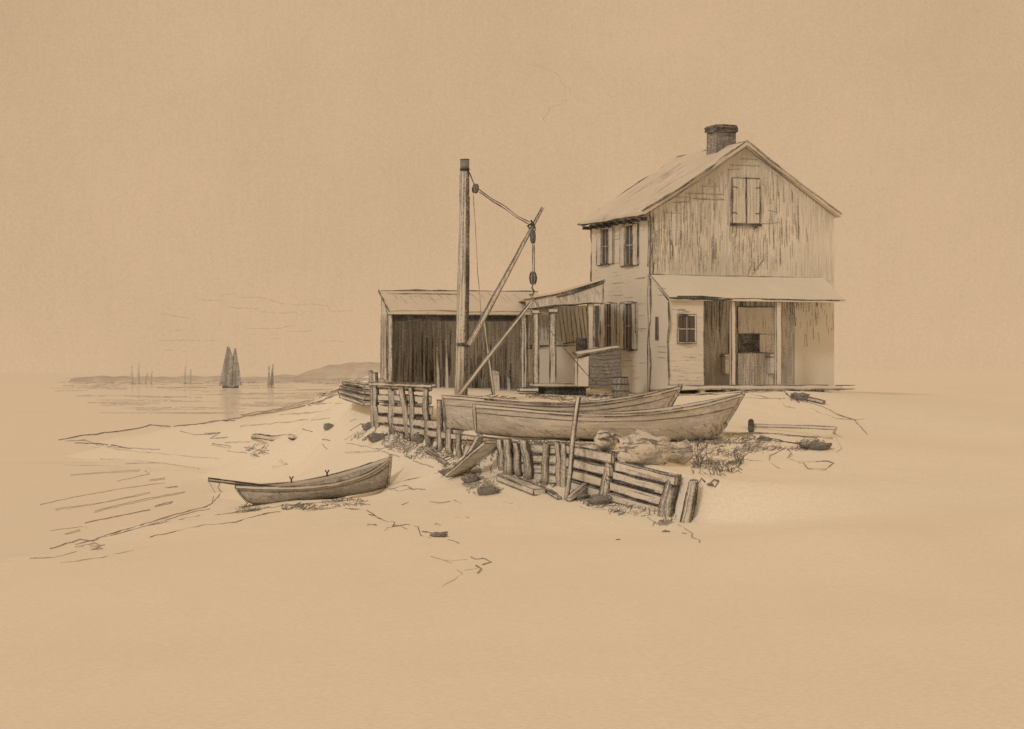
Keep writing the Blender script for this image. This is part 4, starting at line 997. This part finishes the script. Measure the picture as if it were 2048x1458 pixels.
# ---------------------------------------------------------------- strokes: weed, wrack, grass and drawn shade on sand; ripples
wr = MB(M['ink'])
for pts, wd_, key in (([(118, 880), (160, 872), (230, 864), (280, 856), (300, 850), (340, 854), (400, 848), (430, 842), (470, 842)], 3, 'ink'),
    ([(405, 848), (500, 832), (560, 822), (610, 812), (660, 796), (700, 780)], 3.4, 'mid'), ([(480, 830), (560, 818), (620, 800), (640, 790), (690, 776)], 2.5, 'mid'),
    ([(130, 882), (170, 880), (200, 892), (250, 897), (320, 900)], 2.2, 'mid'), ([(180, 888), (240, 900), (300, 906), (400, 915), (440, 918)], 1.8, 'faint'), ([(150, 886), (200, 888), (230, 892), (262, 898)], 3, 'ink'),
    ([(360, 862), (390, 870), (430, 868)], 2, 'mid'), ([(410, 868), (440, 866), (420, 878), (455, 876)], 3, 'mid'), ([(425, 888), (462, 894)], 2, 'mid'), ([(450, 886), (500, 885)], 2, 'mid'),
    ([(488, 895), (520, 900), (500, 906), (515, 912)], 2, 'mid'), ([(455, 903), (510, 910)], 2, 'mid'), ([(480, 853), (600, 842), (660, 838)], 2, 'faint'), ([(560, 830), (620, 826), (660, 820)], 2, 'faint'),
    ([(440, 988), (424, 1008), (410, 1014), (350, 1030), (290, 1048), (230, 1066), (195, 1076), (186, 1083), (160, 1080), (100, 1098)], 2.6, 'mid'), ([(420, 1018), (380, 1026), (300, 1050), (220, 1072), (150, 1090)], 2.0, 'mid'),
    ([(444, 985), (436, 975), (440, 968), (424, 960)], 1.8, 'mid'), ([(418, 965), (430, 985), (424, 1005)], 1.8, 'mid'),
    ([(280, 1055), (330, 1045), (400, 1032)], 2, 'faint'), ([(60, 1117), (110, 1116), (170, 1098), (210, 1090)], 2, 'mid'), ([(120, 1127), (200, 1116), (290, 1096)], 1.8, 'faint'), ([(300, 1075), (400, 1052), (470, 1045), (520, 1030), (560, 1024)], 2.4, 'mid'),
    ([(170, 1090), (200, 1095), (180, 1100), (205, 1098)], 3, 'mid'), ([(150, 1094), (190, 1088), (200, 1092)], 3, 'mid'), ([(430, 1032), (500, 1022), (540, 1014)], 3.2, 'mid'), ([(470, 1024), (540, 1016), (620, 1008), (700, 1000)], 2.4, 'mid'),
    ([(690, 1018), (732, 1020), (756, 1036), (775, 1044), (790, 1046), (785, 1054), (815, 1050), (836, 1055), (842, 1072), (862, 1078)], 2.1, 'ink'), ([(735, 1050), (752, 1050)], 2.8, 'ink'), ([(768, 1064), (775, 1056), (800, 1052), (815, 1058)], 1.4, 'mid'), ([(738, 1030), (762, 1038)], 3, 'mid'),
    ([(845, 1064), (870, 1068), (895, 1066)], 3, 'ink'), ([(896, 1080), (908, 1082), (918, 1086)], 2.6, 'mid'), ([(862, 1114), (885, 1120), (905, 1128)], 1.6, 'faint'), ([(942, 1114), (952, 1119), (968, 1118), (983, 1126), (965, 1130)], 2.6, 'mid'), ([(952, 1132), (963, 1138), (955, 1148)], 3, 'mid'), ([(888, 1122), (935, 1120)], 1.6, 'faint'), ([(875, 1180), (905, 1162), (925, 1148), (913, 1140)], 1.6, 'faint'), ([(930, 1142), (955, 1138)], 1.4, 'faint'),
    ([(803, 1011), (818, 1006)], 1.8, 'mid'), ([(860, 1004), (880, 1006), (900, 1004)], 1.9, 'mid'), ([(908, 1002), (922, 1008)], 2, 'mid'), ([(910, 1038), (925, 1032), (938, 1036)], 2, 'mid'), ([(868, 1051), (874, 1049), (882, 1053)], 2, 'mid'), ([(612, 1022), (680, 1012)], 2, 'mid'),
    ([(1005, 1006), (1025, 1008)], 1.5, 'mid'), ([(1295, 1036), (1310, 1046), (1322, 1052)], 1.8, 'mid'), ([(1356, 1050), (1384, 1066), (1384, 1076), (1400, 1082), (1398, 1086)], 2, 'mid'), ([(1365, 1066), (1373, 1068)], 2.2, 'ink'), ([(1232, 1080), (1240, 1080)], 2.6, 'ink'),
    ([(1160, 1015), (1170, 1018), (1240, 1022), (1250, 1032)], 1.5, 'faint'), ([(1390, 965), (1410, 972)], 3, 'ink'), ([(1418, 974), (1438, 972)], 3, 'ink'),
    ([(1345, 792), (1440, 786), (1520, 779), (1568, 782), (1580, 795), (1600, 802)], 3.6, 'ink'), ([(1420, 790), (1500, 785), (1560, 783)], 3, 'mid'), ([(1590, 800), (1640, 812), (1680, 832), (1710, 843), (1735, 870)], 2.4, 'mid'), ([(1620, 818), (1670, 838), (1700, 840), (1750, 838)], 1.6, 'faint'), ([(1500, 790), (1560, 800), (1570, 812), (1590, 818)], 1.6, 'mid'), ([(1560, 775), (1620, 780), (1680, 782)], 2, 'mid'), ([(1480, 796), (1570, 798)], 3, 'faint'),
    ([(1440, 868), (1520, 866), (1600, 872), (1665, 876)], 3, 'mid'), ([(1430, 885), (1500, 886), (1530, 886)], 3, 'mid'), ([(1530, 876), (1560, 882), (1600, 890), (1620, 892)], 3.4, 'ink'), ([(1545, 890), (1565, 900), (1540, 912), (1538, 925)], 2, 'mid'), ([(1575, 898), (1582, 906), (1574, 918), (1600, 926), (1655, 922), (1668, 926), (1650, 940), (1615, 938), (1606, 926)], 1.8, 'mid'), ([(1480, 920), (1540, 926), (1560, 938)], 1.6, 'mid'), ([(1670, 872), (1684, 898), (1672, 906)], 1.5, 'faint'),
    ([(1380, 925), (1400, 942), (1425, 955)], 2, 'mid'), ([(700, 862), (722, 850), (735, 856)], 2.2, 'ink'), ([(690, 880), (715, 866)], 2, 'mid'), ([(693, 888), (760, 900), (790, 892)], 1.8, 'mid'), ([(690, 906), (760, 902), (800, 915)], 1.6, 'faint'), ([(826, 925), (835, 908), (850, 905)], 2.2, 'ink'), ([(830, 925), (866, 935)], 2, 'mid'),
    ([(645, 880), (660, 882)], 3, 'mid'), ([(605, 858), (612, 862), (625, 866)], 3, 'mid'), ([(645, 890), (655, 900)], 1.8, 'mid'), ([(560, 922), (575, 930), (545, 936)], 1.4, 'faint'), ([(700, 845), (712, 840)], 1.8, 'mid'),
    ([(780, 972), (815, 960), (860, 952), (880, 946)], 2, 'mid'), ([(782, 980), (812, 972), (825, 978)], 3, 'ink'), ([(770, 975), (800, 984), (820, 978), (850, 980)], 2.2, 'mid'),
    ([(1390, 1010), (1394, 1015)], 2, 'mid')):
    gline(wr, pts, wd_ * .9, key)
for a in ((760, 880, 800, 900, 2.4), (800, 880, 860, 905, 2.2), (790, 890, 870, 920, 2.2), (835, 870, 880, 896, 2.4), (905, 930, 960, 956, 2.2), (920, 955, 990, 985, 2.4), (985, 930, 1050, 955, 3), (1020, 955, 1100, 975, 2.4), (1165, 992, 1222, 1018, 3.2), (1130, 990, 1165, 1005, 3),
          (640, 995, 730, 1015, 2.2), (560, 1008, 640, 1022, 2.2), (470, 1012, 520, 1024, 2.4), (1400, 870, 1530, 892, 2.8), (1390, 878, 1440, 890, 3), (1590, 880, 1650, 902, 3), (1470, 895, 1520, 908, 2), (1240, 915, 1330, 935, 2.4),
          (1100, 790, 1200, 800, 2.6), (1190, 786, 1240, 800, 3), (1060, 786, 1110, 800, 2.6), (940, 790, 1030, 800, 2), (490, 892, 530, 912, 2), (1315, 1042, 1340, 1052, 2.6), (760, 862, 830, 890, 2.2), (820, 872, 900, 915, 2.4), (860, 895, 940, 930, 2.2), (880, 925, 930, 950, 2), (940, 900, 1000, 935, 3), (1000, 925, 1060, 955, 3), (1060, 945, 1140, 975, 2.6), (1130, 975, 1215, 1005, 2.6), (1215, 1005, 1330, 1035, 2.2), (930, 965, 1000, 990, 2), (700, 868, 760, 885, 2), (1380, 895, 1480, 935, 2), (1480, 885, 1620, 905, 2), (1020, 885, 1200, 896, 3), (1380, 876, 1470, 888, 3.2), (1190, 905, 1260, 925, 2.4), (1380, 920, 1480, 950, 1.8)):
    for k in range(2): scrib(wr, a[0] + random.uniform(-4, 4), a[1] + random.uniform(-3, 3), a[2] + random.uniform(-4, 4), a[3] + random.uniform(-3, 3), a[4] * .8, random.choice(('ink', 'mid', 'mid')), int(10 + (a[2] - a[0]) * (a[3] - a[1]) / 70))  # strokes beneath the hulls draw shade onto the ground
tag(wr.build('wrack_and_shade_strokes'), 'thin dark strands of seaweed and tide wrack on the sand, with shade strokes drawn under the boats', 'seaweed', kind='stuff')
# grass tufts on the bank
gs = MB(M['ink'])
def tuft(px, py, n=8, hpx=16, spread=10, key='ink'):
    for i in range(n):
        b_ = hit(px + random.uniform(-spread, spread), py + random.uniform(-3, 3)); k_ = b_.y / F; hh = random.uniform(.5, 1) * hpx * k_; lean = random.uniform(-.8, .8) * hh
        gs.line([b_, b_ + Vector((lean * .4, 0, hh * .6)), b_ + Vector((lean, 0, hh))], 1.7 * k_, random.choice(('ink', 'mid', key)), .004)
for a in ((1392, 935, 9, 26), (1410, 930, 12, 30, 14), (1435, 950, 10, 18, 14), (1460, 945, 8, 14), (1480, 928, 12, 26, 10), (1372, 905, 9, 14), (1400, 900, 12, 20, 14), (1310, 890, 7, 10), (1345, 920, 10, 16, 14), (1270, 925, 12, 18, 20), (1310, 928, 12, 16, 20), (1245, 922, 6, 14),
          (815, 878, 10, 24, 10), (842, 884, 12, 26, 12), (865, 890, 8, 18), (792, 872, 6, 20), (1125, 962, 6, 18), (1070, 955, 10, 16, 14), (1030, 940, 10, 18, 14), (1590, 800, 8, 12), (1605, 802, 6, 10), (1610, 895, 8, 12, 16), (880, 900, 8, 14), (1150, 884, 8, 10), (1380, 888, 14, 12, 30), (1440, 886, 10, 8, 30), (1260, 1018, 8, 8, 20), (1340, 1040, 8, 10, 12)): tuft(*a)
tag(gs.build('marsh_grass'), 'thin tufts of dry marsh grass on the bank and at the bulkhead foot', 'grass', kind='stuff')
# ripples
rp = MB(M['faint'])
for i in range(150):
    x = random.uniform(100, 760); y = 757 + 75 * random.random() ** 1.8; L = random.uniform(30, 170)
    if y > 848 - (x - 420) * .25: continue
    gline(rp, [(x, y), (x + L, y + random.uniform(-1, 1))], random.uniform(1, 1.8), 'faint', 0, brk=.02, wob=.4)
for pts, w_ in (([(80, 1010), (150, 994), (240, 978), (330, 966)], 1.8), ([(110, 1018), (200, 1006), (300, 985)], 1.3), ([(170, 1046), (230, 1034), (300, 1020)], 2.6), ([(190, 1022), (280, 1000), (370, 984)], 1.8), ([(235, 962), (300, 948), (290, 942)], 1.6), ([(200, 918), (280, 922), (350, 930)], 1.4), ([(250, 928), (320, 926), (400, 938)], 2.0), ([(140, 950), (240, 942), (280, 940)], 1.2), ([(100, 1062), (160, 1054), (176, 1056)], 1.4), ([(130, 930), (220, 932)], 1.2), ([(300, 960), (330, 956)], 1.6), ([(330, 976), (355, 974)], 3), ([(310, 1012), (345, 1004)], 2.4), ([(130, 1068), (160, 1060)], 1.3)):
    gline(rp, pts, w_ * .85, 'mid' if w_ > 2 else 'faint', .5, wob=.6)
tag(rp.build('water_ripples'), 'faint broken ripple lines lying on the calm bay and inlet', 'ripples', kind='stuff')

# ---------------------------------------------------------------- sailing boats on the bay
def sail_boat(px, pbase, label, hull_px, sails, masts, key='sail', group='sailing boats far out on the bay'):
    Y = F * EYE / (pbase - HY); o_ = P(px, pbase, Y); o_.z = 0; k_ = Y / F
    e = empty('sailing_boat', o_, 0, label, 'sailing boat', group)
    mb = MB(M['dark' if hull_px > 20 else key]); L = hull_px * k_; n = 9; vs = []; fs = []
    for i in range(n):
        t = i / (n - 1) * 2 - 1; b = max(.02, 1 - abs(t) ** 2.5) * L * .13; h_ = L * .09 + abs(t) ** 2 * L * .06
        vs += [(t * L / 2, -b, h_), (t * L / 2 * .92, -b * .6, -.1), (t * L / 2 * .92, b * .6, -.1), (t * L / 2, b, h_)]
    for i in range(n - 1):
        for q in range(4): q2 = (q + 1) % 4; fs.append([i * 4 + q, i * 4 + q2, (i + 1) * 4 + q2, (i + 1) * 4 + q])
    mb.add(vs, fs, 0, True); mb.build('hull', e)
    for x, top_, lean in masts:
        mb = MB(M[key]); mb.tube([((x) * k_, 0, 0), ((x + lean) * k_, 0, (pbase - top_) * k_)], 1.0 * k_, 0, 5); mb.build('mast', e)
    for poly in sails:
        mb = MB(M[key]); n = len(poly); fr = [Vector(((x - px) * k_, -.1 - .25 * math.sin(i) * k_ * 6, (pbase - y) * k_)) for i, (x, y) in enumerate(poly)]
        bk = [p + Vector((0, .06, 0)) for p in fr]
        mb.add(fr + bk, [list(range(n))[::-1], list(range(n, 2 * n))] + [[i, (i + 1) % n, n + (i + 1) % n, n + i] for i in range(n)])
        mb.build('sail', e)
    return e
sail_boat(461, 776, 'large two-masted boat under dark sails, biggest on the bay', 34, [[(438, 772), (464, 772), (466, 712), (459, 694), (454, 693)], [(458, 772), (484, 771), (478, 730), (472, 697), (467, 702), (462, 735)]], [(-6, 693, 0), (9, 696, 0)])
sail_boat(541, 775, 'middle-sized boat with two narrow leaning sails, right of the biggest', 15, [[(534, 771), (540, 771), (540, 750), (538, 734)], [(540, 771), (548, 771), (547, 745), (547, 729), (543, 740)]], [(-3, 732, 0), (2, 728, 3)])
for px, ln, tp, lab, wd_ in ((264, 0, 731, 'farthest left of the tiny distant sails, upright', 8), (277, 1, 728, 'tallest of the tiny distant sails, second from the left', 9), (291, 4, 745, 'short leaning distant sail, third from the left', 6), (302, 2, 743, 'short distant sail, fourth from the left', 6), (369, 2, 733, 'slim distant sail left of its close pair', 7), (380, 2, 738, 'slightly lower distant sail, right of its close pair', 8)):
    sail_boat(px, 768.0, lab, wd_ * 1.6, [[(px - wd_ * .5, 765), (px + wd_ * .4, 765), (px + ln + 1, tp + 4), (px + ln - 1, tp + 2)]], [(0, tp, ln)], key='far_sail')

# ---------------------------------------------------------------- thin clouds
def cloud(strokes, label):
    mb = MB(M['haze_ink']); Y = 1500; o_ = P(strokes[0][0][0], strokes[0][0][1], Y)
    for pts in strokes:
        mb.line([P(x, y, Y) - o_ for x, y in pts], 0.95 * Y / F, 'haze_ink', .5, seg=2.5, brk=.12)
    tag(mb.build('cloud', None, o_), label, 'cloud', 'thin wisps of cloud')
cloud([[(390, 592), (400, 600), (440, 601), (445, 590), (470, 586), (476, 592)], [(476, 595), (520, 594), (540, 600), (560, 606), (590, 610), (630, 608), (655, 612), (660, 622), (705, 622)], [(452, 612), (475, 617), (515, 616), (522, 624), (570, 627), (590, 624), (598, 630), (608, 624)]], 'curling thin cloud wisp above the bay, highest on the left')
cloud([[(322, 625), (350, 632), (380, 638)], [(335, 660), (365, 661)], [(320, 681), (380, 681), (430, 681)], [(325, 701), (370, 702)]], 'straight faint cloud streaks at the left above the tiny sails')
cloud([[(490, 657), (520, 657), (560, 656), (590, 651)], [(575, 663), (600, 664), (625, 661)], [(540, 677), (560, 676)], [(645, 682), (690, 684)]], 'short faint cloud dashes between the largest sails and the shed')
cloud([[(1050, 128), (1075, 132), (1100, 140), (1118, 152), (1122, 165), (1140, 178), (1142, 195), (1120, 210), (1098, 214), (1096, 228), (1085, 238), (1092, 246)]], 'long curling wisp of cloud high in the sky over the hoist')
